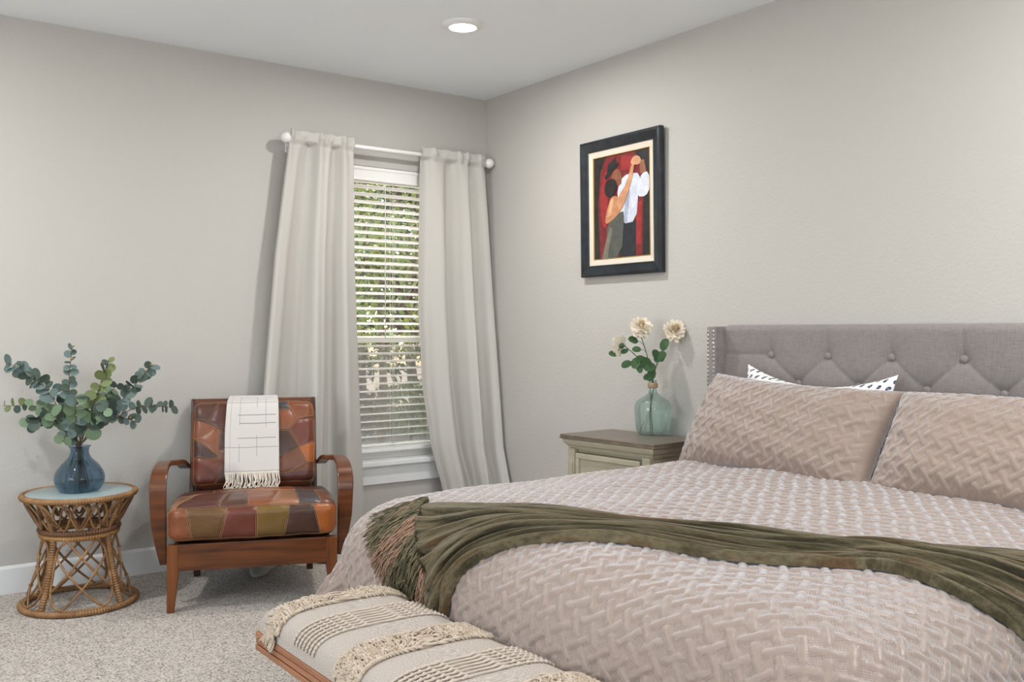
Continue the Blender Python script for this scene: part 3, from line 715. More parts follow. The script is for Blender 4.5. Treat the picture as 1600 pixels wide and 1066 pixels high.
# cushion on the bench
CU = thing('bench_cushion', 'cream woven bench cushion with tufted fringe bands and raised stripes', 'cushion', (-2.33, -3.26, BZ))
cx0, cx1, cy0, cy1, cz0, cz1 = BX0+.004, BX1+.04, BY0+.010, BY1-.01, BZ+.001, .497
def cush(U, S):
    """U: arc across (x) 0..1 from the room side bottom over the top to the bed side; S along y metres from the left end"""
    t = U; a = (cx1-cx0)/2; xm = (cx0+cx1)/2
    th = PI*(1-t)                                         # superellipse
    c, s = np.cos(th), np.sin(th); ex = .50
    x = np.sign(c)*np.abs(c)**ex; z = np.abs(s)**.62
    endr = np.clip(S/.09, 0, 1); endr2 = np.clip(((cy0-cy1)-S)/.09, 0, 1); e = np.minimum(np.sqrt(1-(1-endr)**2), np.sqrt(1-(1-endr2)**2))
    k = .35+.65*e
    z = z*(cz1-cz0)*k*(1+.03*np.sin(S*9)); xk = .93+.07*e
    return np.stack([xm+a*x*xk, cy0-S, cz0+z], -1)
LS = cy0-cy1
us = np.linspace(0, 1, 90); ssx = np.concatenate([np.linspace(0, .1, 16), np.linspace(.11, LS-.11, 160), np.linspace(LS-.1, LS, 16)])
V, F = grid(cush, us, ssx); U_, S_ = np.meshgrid(us, ssx, indexing='ij')
V0, F0 = V, F
capL = [tuple(i*len(ssx) for i in range(len(us)))]; capR = [tuple(i*len(ssx)+len(ssx)-1 for i in range(len(us)))[::-1]]
bot = [tuple(range(0, len(ssx)))[::-1]+tuple((len(us)-1)*len(ssx)+k_ for k_ in range(len(ssx)))]
add('cover', (V, [tuple(f[::-1]) for f in F.tolist()]+capL+capR), M['benchcloth'], CU, uv=np.stack([U_*.6, S_], -1).reshape(-1, 2))
def on_cush(u, s, h=.003):
    e = .004; u = np.asarray(u, float); s = np.asarray(s, float)
    n = np.cross(cush(u+e, s)-cush(u-e, s), cush(u, s+e)-cush(u, s-e)); n /= np.linalg.norm(n, axis=-1, keepdims=True)+1e-12
    n *= np.where((n[..., 2:3] < 0) & (np.abs(n[..., 2:3]) > .05), -1, 1)
    cen = np.array(((cx0+cx1)/2, 0, cz0+.02)); P = cush(u, s); out = P-cen; out[..., 1] = 0
    n *= np.where((n*out).sum(-1, keepdims=True) < 0, -1, 1)
    return P+n*np.asarray(h)[..., None] if np.ndim(h) else P+n*h
ub = np.linspace(.06, .94, 110)
# raised dashed stripes (two groups of seven)
for s0 in (.265, .725, 1.19):
    for i in range(7):
        parts = []; L_ = np.linspace(.07, .93, 64)
        sl = s0+i*.019+.010*np.sin(ub*3)
        P = on_cush(ub, sl, .0025+.0028*np.sin(ub*150)**2)
        o = add('raised_stripe', tube(P, .0034+.0012*np.sin(ub*150), 5, caps=True), M['cordcream'], CU)
# tufted fringe bands
def tuft_band(s0, width, n, shag, hang):
    parts = []
    for j in range(n):
        u = rng.uniform(.045, .955); s = s0+rng.uniform(0, width); k = 5; t = np.linspace(0, 1, k)
        du = rng.normal(0, .012)-hang*.03*(u < .25); ds = rng.normal(.0, .016)
        hh = .004+shag*rng.uniform(.3, 1)*np.sin(PI*np.clip(t*.9+.05, 0, 1))
        P = on_cush(np.clip(u+du*t, .005, .995), s+ds*t, hh)
        parts.append(tube(P, np.linspace(.0031, .0020, k), 4, caps=False))
    o = add('tufted_fringe', join(*parts), M['tuft'], CU); o['kind'] = 'stuff'; o['label'] = 'shaggy cream yarn fringe'
def braid(s0):
    uu = np.linspace(.05, .95, 220); parts = []
    for ph in (0, PI): parts.append(tube(on_cush(uu, s0+.0035*np.sin(uu*190+ph), .005+.003*np.cos(uu*190+ph)), .0036, 5))
    add('braid', join(*parts), M['tuft'], CU)
for s0, wd, nn in ((.10, .055, 900), (.520, .085, 1700), (.965, .09, 1600), (1.40, .08, 800)):
    tuft_band(s0, wd, nn, .009, 1); braid(s0+wd+.012)
    if s0 > .2: braid(s0-.012)
    tl = []                                                # tassels over the room-side edge
    for i in range(26):
        s = s0+wd*(i+.5)/26; k = 7; t = np.linspace(0, 1, k)
        P0 = on_cush(np.array(.07), np.array(s), .006); Ln = rng.uniform(.025, .055)
        P = P0[None]+np.stack([-.012*t-.004*np.sin(t*7+i), rng.normal(0, .008)*t+.003*np.sin(t*11+i*2), -Ln*t], 1)
        tl.append(tube(P, np.linspace(.0036, .0028, k), 4, caps=False))
    o = add('edge_tassels', join(*tl), M['tuft'], CU); o['kind'] = 'stuff'

# ------------------------------------------------------------------ armchair
CH = thing('armchair', 'wooden armchair with patchwork leather cushions beside the curtain', 'armchair', (-1.785, -.605, 0), -.3718)
def cadd(name, VF, m, parent=None, smooth=True, **kw): return add(name, VF, m, parent or CH, smooth, world=False, **kw)
def leg_shape(x, y, top, bot, z1, sx):
    """tapered leg, outer side straight"""
    V = []
    for z, w, d in ((0, bot, bot), (.16, top*.97, top*.9), (z1, top, top)):
        xo = x+sx*top/2
        for dx, dy in ((0, -1), (-1, -1), (-1, 1), (0, 1)): V.append((xo+sx*dx*w, y+dy*d/2, z))
    F = [(0, 1, 2, 3), (11, 10, 9, 8)]
    for k in (0, 4):
        for i in range(4): F.append((k+i, k+4+i, k+4+(i+1) % 4, k+(i+1) % 4))
    if sx < 0: F = [f[::-1] for f in F]
    return np.array(V), F
for sx in (-1, 1):
    o = cadd('leg', leg_shape(sx*.345, -.3165, .05, .030, .30, sx), M['chairleg'], smooth=False)
    o.modifiers.new('b', 'BEVEL').width = .003
    cadd('leg', box((sx*.28, .3165, .14), (.045, .045, .28), .003, 1, taper=.7), M['chairdark'], smooth=False)
    V, F = box((0, 0, .24), (.024, .60, .11), .003); V = np.array(V); V[:, 0] += sx*(.335-(V[:, 1]+.3)*.085)
    cadd('side_rail', (V, F), M['chairwood'], smooth=False)
cadd('front_rail', box((0, -.325, .243), (.645, .026, .118), .004), M['chairwood'], smooth=False)
cadd('back_rail', box((0, .31, .235), (.55, .025, .09), .003), M['chairdark'], smooth=False)
cadd('seat_webbing', box((0, -.01, .272), (.62, .60, .014)), M['black'], smooth=False)
# back frame
e_up = np.array((0, .336, .942)); e_n = np.array((0, -.942, .336)); B0 = np.array((0, .262, .30))
def back_pt(x, a, n): return np.stack([x+0*a, B0[1]+e_up[1]*a+e_n[1]*n, B0[2]+e_up[2]*a+e_n[2]*n], -1)
def back_box(x0, x1, a0, a1, n0, n1, bev=.006):
    V, F = box(((x0+x1)/2, (a0+a1)/2, (n0+n1)/2), (abs(x1-x0), a1-a0, n1-n0), bev); return back_pt(V[:, 0], V[:, 1], V[:, 2]), F
for sx in (-1, 1): cadd('back_stile', back_box(sx*.318-.024*sx, sx*.318+0*sx, -.06, .627, -.035, .0), M['chairdark'])
cadd('back_top_rail', back_box(-.296, .296, .53, .627, -.03, -.002), M['chairwood'], smooth=False)
cadd('back_lower_rail', back_box(-.296, .296, .10, .18, -.03, -.004), M['chairdark'], smooth=False)
for x in np.linspace(-.2, .2, 5): cadd('back_slat', back_box(x-.022, x+.022, .17, .54, -.024, -.012, .003), M['chairdark'], smooth=False)
# bent arms
def arm(sx):
    P = smooth_path([(0, .335, .555), (0, .20, .597), (0, .02, .618), (0, -.13, .616), (0, -.215, .596), (0, -.258, .545), (0, -.268, .46), (0, -.262, .36), (0, -.248, .27), (0, -.232, .195)], 60)
    T, N, B = frames(P); t = np.linspace(0, 1, 60)
    wid = np.interp(t, [0, .25, .55, .75, 1], [.052, .060, .074, .066, .030]); thk = np.interp(t, [0, .3, .6, 1], [.020, .024, .026, .020])
    V = []
    for i in range(60):
        nrm = np.array((0, -T[i][2], T[i][1])); nrm = nrm if True else nrm
        inner = sx*(.377-(P[i, 1]+.3)*.10*(P[i, 1] > 0))
        for a, b in ((0, -1), (1, -1), (1, 1), (0, 1)):
            x = inner+sx*a*wid[i]; V.append((x, P[i, 1]+nrm[1]*b*thk[i]/2, P[i, 2]+nrm[2]*b*thk[i]/2))
    F = [(4*i+j, 4*i+(j+1) % 4, 4*i+4+(j+1) % 4, 4*i+4+j) for i in range(59) for j in range(4)]+[(3, 2, 1, 0), (236, 237, 238, 239)]
    if sx > 0: F = [f[::-1] for f in F]
    o = cadd('armrest', (np.array(V), F), M['chairwood'], smooth=False)
    b = o.modifiers.new('b', 'BEVEL'); b.width = .005; b.segments = 2; b.limit_method = 'ANGLE'; b.angle_limit = math.radians(50)
arm(-1); arm(1)
# cushions: a rounded rectangle profile swept across x, leather patches on top of it
def rr_profile(h0, h1, t, r, n=8):
    """closed profile in (h, t): returns points; h along the face, t thickness (front = +t/2)"""
    pts = []
    for cx, cy, a0 in ((h0+r, t/2-r, PI), (h1-r, t/2-r, PI/2), (h1-r, -t/2+r, 0), (h0+r, -t/2+r, -PI/2)):
        for a in np.linspace(a0, a0-PI/2, n): pts.append((cx+r*math.cos(a), cy+r*math.sin(a)))
    return np.array(pts)
def make_cushion(name, half, prof, place, side_mat, base_mat, patches, crown, frac):
    """place(x, h, t) -> chair coordinates; patches: polygons in (u in -1..1, s = arc length from the start of the front face)"""
    pr = np.vstack([prof, prof[:1]]); seg = np.linalg.norm(np.diff(pr, axis=0), axis=1); cum = np.concatenate([[0], np.cumsum(seg)])
    cen = prof.mean(0)
    d = np.gradient(pr, axis=0); nrm = np.stack([-d[:, 1], d[:, 0]], -1); nrm /= np.linalg.norm(nrm, axis=1)[:, None]+1e-9
    if ((pr-cen)*nrm).sum() < 0: nrm = -nrm
    h0, h1 = prof[:, 0].min(), prof[:, 0].max()
    def g(u, s, lift):
        s = np.mod(s, cum[-1]); h = np.interp(s, cum, pr[:, 0]); t = np.interp(s, cum, pr[:, 1]); a = np.interp(s, cum, nrm[:, 0]); b = np.interp(s, cum, nrm[:, 1])
        ln = np.hypot(a, b)+1e-9; a, b = a/ln, b/ln; rx = .05/half
        du = np.clip((np.abs(u)-(1-rx))/rx, 0, 1); ins = .045*(1-np.sqrt(np.clip(1-du**2, 0, 1)))
        hv = (h-h0)/(h1-h0); cr = crown*(1-u**2)*np.clip(4*hv*(1-hv), 0, 1)*(np.abs(b) > .5)+.008*(1-u**4)*(np.abs(b) <= .5)
        o_ = lift-ins+cr+.0025*np.sin(u*11+s*23)*np.sin(s*31-u*5)
        bulge = 1+.02*np.sin(PI*hv)
        return place(u*half*bulge, h+a*o_, t+b*o_)
    us = np.linspace(-1, 1, 61); V, F = grid(lambda U, S: g(U, S, -.003), us, np.linspace(0, cum[-1], 80))
    caps = [tuple(range(0, 79)), tuple(60*80+k for k in range(79))[::-1]]
    base = cadd(name, (V, [tuple(f) for f in F.tolist()]+caps), base_mat)
    seams = []
    for poly, lm in patches:
        poly = np.array(poly, float); c0 = poly.mean(0); poly = poly[np.argsort(np.arctan2(poly[:, 1]-c0[1], (poly[:, 0]-c0[0])*half))]
        lo_, hi_ = poly.min(0), poly.max(0); bm = bmesh.new(); nu = max(3, int((hi_[0]-lo_[0])*half/.011)); nv = max(3, int((hi_[1]-lo_[1])/.011))
        gv = [[bm.verts.new((a*half, b, 0)) for b in np.linspace(lo_[1], hi_[1], nv)] for a in np.linspace(lo_[0], hi_[0], nu)]
        for i in range(nu-1):
            for j in range(nv-1): bm.faces.new((gv[i][j], gv[i+1][j], gv[i+1][j+1], gv[i][j+1]))
        pp = poly*np.array((half, 1)); k = len(pp)
        for i in range(k):
            a, b = pp[i], pp[(i+1) % k]; dd = b-a; no = Vector((dd[1], -dd[0], 0))
            if no.length < 1e-6: continue
            no.normalize()
            bmesh.ops.bisect_plane(bm, geom=bm.verts[:]+bm.edges[:]+bm.faces[:], plane_co=(a[0], a[1], 0), plane_no=no, clear_outer=True)
        bm.verts.index_update(); X = np.array([v.co[:] for v in bm.verts]); FF = [tuple(v.index for v in f.verts) for f in bm.faces]; bm.free()
        if len(X) == 0: continue
        dist = np.full(len(X), 9.)
        for i in range(k):
            a, b = pp[i], pp[(i+1) % k]; dd = b-a; L_ = dd@dd
            if L_ < 1e-9: continue
            t = np.clip(((X[:, :2]-a)@dd)/L_, 0, 1); dist = np.minimum(dist, np.linalg.norm(X[:, :2]-a-t[:, None]*dd, axis=1))
            tt = np.linspace(0, 1, max(3, int(math.sqrt(L_)/.012))); e = a+tt[:, None]*dd
            ce = pp.mean(0); e2 = e+(ce-e)*(.004/(np.linalg.norm(ce-e, axis=1)[:, None]+1e-6))
            seams.append(tube(g(e2[:, 0]/half, e2[:, 1], .0026), .0008, 4, caps=False))
        P = g(X[:, 0]/half, X[:, 1], .0004+.0042*(1-np.exp(-dist/.008)))
        cadd('leather_patch', (P, FF), LE[lm], base)
    s_ = cadd('seam_stitching', join(*seams), M['seam'], base); s_['kind'] = 'stuff'
    return base, g, cum
# seat cushion: h runs from the back (h0) to the front (h1); t is up
SA = math.radians(3)
def place_seat(x, h, t): return np.stack([x, -h*math.cos(SA)+0*t, .372+t+h*math.sin(SA)*1.0], -1)
prof = rr_profile(-.235, .355, .165, .050)
L_top = .590-.10; arc = PI/2*.050; sF = arc+L_top                 # arc length where the front roll begins
def uu(x): return -1+2*x
tb = [0, .108, .345, .518, .712, .856, 1]; bb = [0, .144, .302, .515, .676, .90, 1]
s1, s2 = sF+arc*.5, sF+arc*1.5+.065
P_ = []
for i, c in enumerate(('rust', 'olive', 'red', 'mustard', 'dark', 'orange')):
    P_.append(([(uu(tb[i]), s1), (uu(tb[i+1]), s1), (uu(bb[i+1]), s2), (uu(bb[i]), s2)], c))
tt0 = [0, .05, .30, .47, .60, .77, .90, 1]; tt1 = [0, .16, .36, .45, .66, .74, .88, 1]
for i, c in enumerate(('tan', 'plum', 'gray', 'rust', 'tan', 'slate', 'brown')):
    P_.append(([(uu(tt0[i]), s1), (uu(tt0[i+1]), s1), (uu(tt1[i+1]), s1-.30), (uu(tt1[i]), s1-.30)], c))
for i, c in enumerate(('plum', 'brown', 'rust', 'gray')):
    P_.append(([(uu(i/4), s1-.30), (uu((i+1)/4), s1-.30), (uu((i+1)/4), arc*.5), (uu(i/4), arc*.5)], c))
make_cushion('seat_cushion', .368, prof, place_seat, None, LE['dark'], P_, .024, 1)
# back cushion: h up the back, t forward
prof = rr_profile(.135, .578, .135, .050)
def place_back(x, h, t): return back_pt(x, h, t+.066)
SBm = PI/2*.050; Hf = .443
def nb(x, y, z4=False):
    X = (x/5.92+(380 if z4 else 230)-297.6)/177; Y = (y/5.92+600-638)/138
    s = SBm*.45+(1-Y)*(Hf-.10+SBm*1.1)
    return (-.97+1.94*X, s)
polys = [([(400, 228), (620, 222), (540, 435), (410, 395)], 0, 'gray'), ([(620, 222), (860, 215), (860, 505), (620, 505), (540, 435)], 0, 'plum'),
  ([(410, 395), (590, 488), (440, 600), (408, 590)], 0, 'rust'), ([(590, 488), (622, 508), (615, 760), (440, 600)], 0, 'rust'),
  ([(408, 595), (440, 600), (612, 757), (612, 800), (408, 772)], 0, 'dark'), ([(622, 508), (860, 505), (860, 670), (617, 720)], 0, 'plum'),
  ([(617, 720), (860, 670), (860, 830), (690, 820), (612, 800)], 0, 'brown'), ([(408, 774), (612, 800), (690, 820), (590, 1035), (408, 1045)], 0, 'red'),
  ([(690, 820), (860, 830), (860, 1035), (590, 1035)], 0, 'plum'),
  ([(330, 212), (560, 212), (560, 385), (410, 425), (345, 310)], 1, 'rust'), ([(-60, 212), (330, 212), (345, 318), (-60, 330)], 1, 'slate'),
  ([(-60, 330), (345, 318), (410, 425), (335, 525), (-60, 540)], 1, 'rust'), ([(410, 425), (560, 418), (560, 640), (425, 705), (335, 525)], 1, 'red'),
  ([(-60, 540), (335, 530), (425, 705), (280, 790), (-60, 850)], 1, 'dark'), ([(560, 640), (560, 840), (500, 862), (425, 705)], 1, 'orange'),
  ([(280, 792), (425, 705), (500, 862), (330, 950), (200, 960)], 1, 'brown'), ([(330, 950), (560, 842), (560, 1040), (-60, 1040), (200, 960)], 1, 'plum')]
P_ = [([nb(x, y, z4) for x, y in pl], c) for pl, z4, c in polys]
make_cushion('back_cushion', .305, prof, place_back, None, LE['brown'], P_, .022, 1)

# white throw hanging over the chair back
WT = thing('throw_blanket', 'white throw with thin grey lines draped over the armchair back', 'blanket', CH.location, -.3718)
prof_t = smooth_path([(0, .20, -.045), (0, .45, -.043), (0, .60, -.043), (0, .636, -.028), (0, .640, -.004), (0, .622, .03), (0, .595, .085), (0, .555, .148), (0, .47, .166), (0, .36, .168), (0, .195, .166)], 90)
cl = np.concatenate([[0], np.cumsum(np.linalg.norm(np.diff(prof_t, axis=0), axis=1))]); tot = cl[-1]; front = cl[45]
def wt(U, S):
    a = np.interp(S, cl, prof_t[:, 1]); n_ = np.interp(S, cl, prof_t[:, 2])
    k = np.clip((S-.45)/.35, 0, 1); x = -.125+U*(.245+.02*k)-.018*k
    n_ = n_+.004*np.sin(U*7+S*5)*k+.006*np.cos(U*PI*2)*k+.003
    return back_pt(x, a, n_)
us = np.linspace(0, 1, 40); V, F = grid(wt, us, np.linspace(0, tot, 110)); U_, S_ = np.meshgrid(us, np.linspace(0, tot, 110), indexing='ij')
stop = cl[np.argmin(np.abs(np.arange(90)-36))]
o = add('cloth', (V, F), M['whitethrow'], WT, world=False, uv=np.stack([U_*.265, (S_-stop)*.74], -1).reshape(-1, 2))
md = o.modifiers.new('thickness', 'SOLIDIFY'); md.thickness = .006; md.offset = 1
fr = []
for i in range(64):
    u = (i+.5)/64; P0 = wt(np.array(u), np.array(tot-.004)); k = 12; t = np.linspace(0, 1, k); Ln = rng.uniform(.085, .11)
    base = back_pt(np.array(P0[0]), np.array(.195), np.array(.166+.008)); a = .195-t*Ln
    amp = rng.uniform(.004, .014); fx = P0[0]+amp*np.sin(t*t*rng.uniform(5, 9)+rng.uniform(-.6, .6))*t+rng.normal(0, .006)*t
    nn = .171+.014*t+.010*np.sin(t*8+rng.uniform(0, 6))*t
    P = back_pt(fx, a, nn); zmin = .462+.004*(i % 3); low = P[:, 2] < zmin
    P[:, 1] -= np.where(low, (zmin-P[:, 2])*.9, 0); P[:, 2] = np.maximum(P[:, 2], zmin)
    fr.append(tube(P, .0022, 5))
    if i % 2 == 0: fr.append((lambda L: (L[0]*.0042+P[1], L[1]))(lathe([(.1, -1), (.8, -.6), (1, 0), (.8, .6), (.1, 1)], 6)))
o = add('fringe', join(*fr), M['whitefringe'], WT, world=False); o['kind'] = 'stuff'; o['label'] = 'knotted cream fringe'

# ------------------------------------------------------------------ rattan side table
TX, TY = -2.52, -.37
RT = thing('side_table', 'round rattan side table with frosted glass top', 'table', (TX, TY, 0))
def ring(R, z, r, ribs, name, m):
    a = np.linspace(0, 2*PI, 4*ribs, endpoint=False); P = np.stack([TX+R*np.cos(a), TY+R*np.sin(a), z+0*a], -1)
    add(name, tube(P, r*(1+.18*np.cos(a*ribs)), 8, closed=True), M[m], RT)
def rprof(z): t = np.clip(z/.325, 0, 1); return .158+.080*(1-t)**1.7
def uprof(z): t = np.clip((z-.35)/.15, 0, 1); return .160+.075*t**1.15
ring(.240, .014, .013, 125, 'base_ring', 'rattan'); ring(.158, .327, .0115, 84, 'waist_ring', 'rattan_light'); ring(.163, .349, .0125, 84, 'waist_ring', 'rattan_dark'); ring(.236, .502, .0125, 125, 'rim', 'rattan')
add('glass_top', lathe([(.001, .503), (.222, .503), (.226, .506), (.226, .510), (.222, .5125), (.001, .5125)], 64, (TX, TY, 0)), M['frosted'], RT)
A0 = math.radians(-90+20)       # mid direction of the bay that faces the camera
view = math.atan2(-5.022-TY, -3.492-TX)
def cane(pts, r, name='cane', m='rattan', wrap=False, fn=rprof):
    P = np.array([(TX+fn(z)*math.cos(a), TY+fn(z)*math.sin(a), z) for a, z in pts])
    rr = r*(1+.18*np.cos(np.arange(len(P))*PI/2)) if wrap else r
    add(name, tube(P, rr, 6), M[m], RT)
for k in range(4):
    a = view+PI/4+k*PI/2+.05
    cane([(a, z) for z in np.linspace(.018, .322, 112)], .0145, 'post', 'rattan', True)
    cane([(a+PI/4*0+.0, z) for z in np.linspace(.352, .495, 52)], .0105, 'upper_post', 'rattan', True, uprof)
for k in range(4):
    a0 = view+k*PI/2+.05; hw = PI/4-.10
    # oval window outline in the bay
    tt = np.linspace(0, 2*PI, 49)
    cane([(a0+hw*math.copysign(abs(math.cos(t))**.55, math.cos(t)), .170+.147*math.copysign(abs(math.sin(t))**.6, math.sin(t))) for t in tt], .0056, 'bay_hoop')
    for s in (-1, 1):
        for off in (-.48, .44):
            pts = []
            for t in np.linspace(-1, 1, 21):
                aa = off+t*.98; 
                if abs(aa) > .97: continue
                pts.append((a0+s*hw*aa, .170+.142*t))
            if len(pts) > 3: cane(pts, .0054)
    # knots at the crossings
    for (da, dz) in ((0, .070), (0, -.064), (-.46, .003), (.46, .003)):
        z = .17+dz; a = a0+hw*da; c = (TX+rprof(z)*math.cos(a), TY+rprof(z)*math.sin(a), z)
        V, F = lathe([(.1, -1), (.75, -.65), (1, 0), (.75, .65), (.1, 1)], 7); add('knot', (V*.0100+np.array(c), F), M['rattan'], RT)
# interlaced loops under the rim
for ph in (0, PI):
    n = 8; tt = np.linspace(0, 2*PI, 241)
    P = [(t, .426+.062*math.sin(n*t+ph)) for t in tt]
    P = np.array([(TX+(uprof(z)+.002)*math.cos(a), TY+(uprof(z)+.002)*math.sin(a), z) for a, z in P]); add('scroll_cane', tube(P[:-1], .0058, 6, closed=True), M['rattan'], RT)
tt = np.linspace(0, 2*PI, 241)
P = np.array([(TX+(uprof(z)+.006)*math.cos(a), TY+(uprof(z)+.006)*math.sin(a), z) for a, z in [(t, .430+.050*math.sin(12*t+.8)) for t in tt]]); add('scroll_cane', tube(P[:-1], .0050, 6, closed=True), M['rattan_dark'], RT)

# wall outlet behind the table
OU = thing('wall_outlet', 'white electrical outlet on the wall behind the rattan table', 'outlet', (-2.352, -.003, .375))
add('cover_plate', box((-2.352, -.003, .375), (.072, .006, .116), .002), M['outlet'], OU, False)
for dz in (-.02, .02): add('socket', box((-2.352, -.007, .375+dz), (.033, .004, .028), .002), M['trim'], OU, False)

# ------------------------------------------------------------------ blue vase and eucalyptus
def vase(name, label, c, prof, m):
    inner = [(max(r-.0035, .001), z+(.006 if i == 0 else 0)) for i, (r, z) in enumerate(prof)][::-1]
    p = np.array([(0.001, prof[0][1])]+prof+inner+[(.001, prof[0][1]+.006)])
    o = add(name, lathe(p, 56, c), m); return tag(o, label, 'vase')
def prof_smooth(pts, n=40): return [tuple(q[:2]) for q in smooth_path([(r, z, 0) for r, z in pts], n)]
VZ = .5127
vase('glass_vase', 'round blue glass vase on the rattan side table', (TX, TY, VZ), prof_smooth([(.070, 0), (.090, .010), (.106, .045), (.104, .080), (.082, .118), (.052, .150), (.040, .175), (.041, .195), (.049, .207)]), M['blueglass'])
CF, CR = np.array((.5937, .8047, 0)), np.array((.8047, -.5937, 0)); CC = np.array((-3.492, -5.022, 1.243))
def at(x, y, Z): return CC+Z*(CF+CR*(x-800)/1475+np.array((0, 0, 1))*(518-y)/1475)
def leaf_mesh(name, m, lx=1., cup=.25):
    V = [(0, 0, 0)]; n = 11
    for i in range(n):
        a = 2*PI*i/n; r = 1-.12*math.cos(a); V.append((1+math.cos(a)*r*lx, math.sin(a)*r*.92, cup*(math.sin(a)**2)*.5))
    V.append((1, 0, -.04)); V[0] = (-.1, 0, 0)
    F = [(1+i, 1+(i+1) % n, n+1) for i in range(n)]
    V2 = np.array(V)
    return make_mesh(name, V2, F, m)
eu_me = [leaf_mesh('leaf', m) for m in EU]
eu_long = [leaf_mesh('leaf', m, 1.25) for m in EU]
bud_me = make_mesh('bud', *lathe([(.1, -1), (.8, -.5), (1, 0), (.7, .6), (.1, 1)], 7), M['bud'])
def place_leaf(me, parent, base, direction, facing, size, name='leaf'):
    d = Vector(direction).normalized(); f = Vector(facing); f = (f-d*f.dot(d)).normalized(); s = f.cross(d)
    o = link(name, me, parent)
    m4 = Matrix((d, s, f)).transposed().to_4x4(); m4.translation = Vector(base)-Vector(parent.location)
    o.matrix_local = m4 @ Matrix.Diagonal((size, size, size, 1)); return o
def euc(tip, mid, dz, label, nleaf, cols, size, t0=.30, seed=0, bud=False, Lg=False):
    """tip/mid in photo pixels, dz depth offset towards the room"""
    rg = random.Random(seed)
    neck = np.array((TX, TY, VZ+.195)); Zc = 4.32
    root = neck+np.array((rg.uniform(-.012, .012), rg.uniform(-.012, .012), 0))
    bot = np.array((TX+rg.uniform(-.05, .05), TY+rg.uniform(-.05, .05), VZ+.02))
    P = smooth_path([bot, root, at(*mid, Zc-dz*.45), at(*tip, Zc-dz)], 60)
    t = thing('eucalyptus_stem', label, 'plant stem', tuple(bot), 0, 'eucalyptus stems in the blue vase')
    add('stalk', tube(P, np.linspace(.0032, .0014, 60), 6), M['stalk'], t)
    tocam = Vector(CC-P[-1]).normalized()
    nleaf = int(nleaf*1.35)
    for i in range(nleaf):
        f = t0+(1-t0)*(i+.6)/nleaf; k = min(58, int((.33+.67*f)*59)); p = P[k]; tg = Vector(P[min(k+1, 59)]-P[k-1]).normalized()
        side = tg.cross(tocam).normalized(); sgn = 1 if i % 2 else -1
        up = Vector((rg.uniform(-1, 1), rg.uniform(-1, 1), rg.uniform(-1, 1)))
        d = side*sgn*1.0+tg*rg.uniform(.1, .8)+up*.55
        face = tocam*rg.uniform(.5, 1.2)+Vector((rg.uniform(-1, 1), rg.uniform(-1, 1), rg.uniform(-.3, 1.2)))*.75
        sz = size*1.42*(1.12-.40*f)*rg.uniform(.8, 1.2)
        c = rg.choice(cols); place_leaf((eu_long if Lg else eu_me)[c], t, p, d, face, sz)
    if bud:
        for q in range(2):
            o = link('bud', bud_me, t); pp = P[-1-q*5]+np.array((rg.uniform(-.01, .01), 0, rg.uniform(-.012, .012))); o.location = Vector(pp-bot); o.scale = (.0052,)*3
    return t
euc((10, 566), (70, 606), .05, 'eucalyptus stem reaching to the upper left over the wall', 14, [0, 0, 1], .0185, .38, 1, True, True)
euc((4, 634), (70, 640), -.02, 'eucalyptus stem stretching flat to the left picture edge', 9, [3, 2, 1], .0165, .42, 2)
euc((42, 666), (85, 650), .09, 'short eucalyptus stem with round leaves at the lower left', 9, [1, 2, 1, 2], .0215, .38, 3)
euc((112, 544), (108, 610), .0, 'eucalyptus stem standing tallest with small paired leaves', 13, [0, 1, 0], .0155, .35, 4, True)
euc((170, 562), (150, 620), .02, 'eucalyptus stem with olive round leaves right of the tallest', 9, [3, 3, 1], .0195, .40, 5)
euc((120, 618), (118, 650), .12, 'eucalyptus stem with large sage leaves at the front centre', 8, [2, 2, 2, 0], .0245, .30, 6)
euc((238, 570), (190, 625), .03, 'eucalyptus stem rising to the right with blue grey leaves', 14, [0, 0, 1], .0200, .40, 7, True)
euc((274, 636), (205, 640), .05, 'eucalyptus stem reaching furthest right towards the armchair', 11, [1, 0, 1], .0150, .52, 8, False, True)
euc((165, 640), (140, 660), .10, 'dense dark eucalyptus stem right of the vase neck', 11, [1, 1, 2], .0250, .25, 9)
euc((215, 660), (165, 650), -.04, 'eucalyptus stem drooping right behind the dense leaves', 10, [1, 0, 0], .0185, .35, 10, True)
euc((70, 655), (100, 650), .02, 'eucalyptus stem with broad dark leaves left of the neck', 9, [1, 1, 2], .0250, .32, 11)
euc((98, 690), (108, 672), .10, 'tiny eucalyptus sprig hanging over the vase rim', 8, [0, 0, 2], .0190, .10, 12)
euc((185, 600), (150, 635), -.06, 'eucalyptus stem in the back between the right hand stems', 9, [1, 0, 2], .0190, .35, 13)
euc((95, 600), (105, 640), -.05, 'eucalyptus stem in the back left of the tallest', 8, [1, 0, 0], .0180, .40, 14)

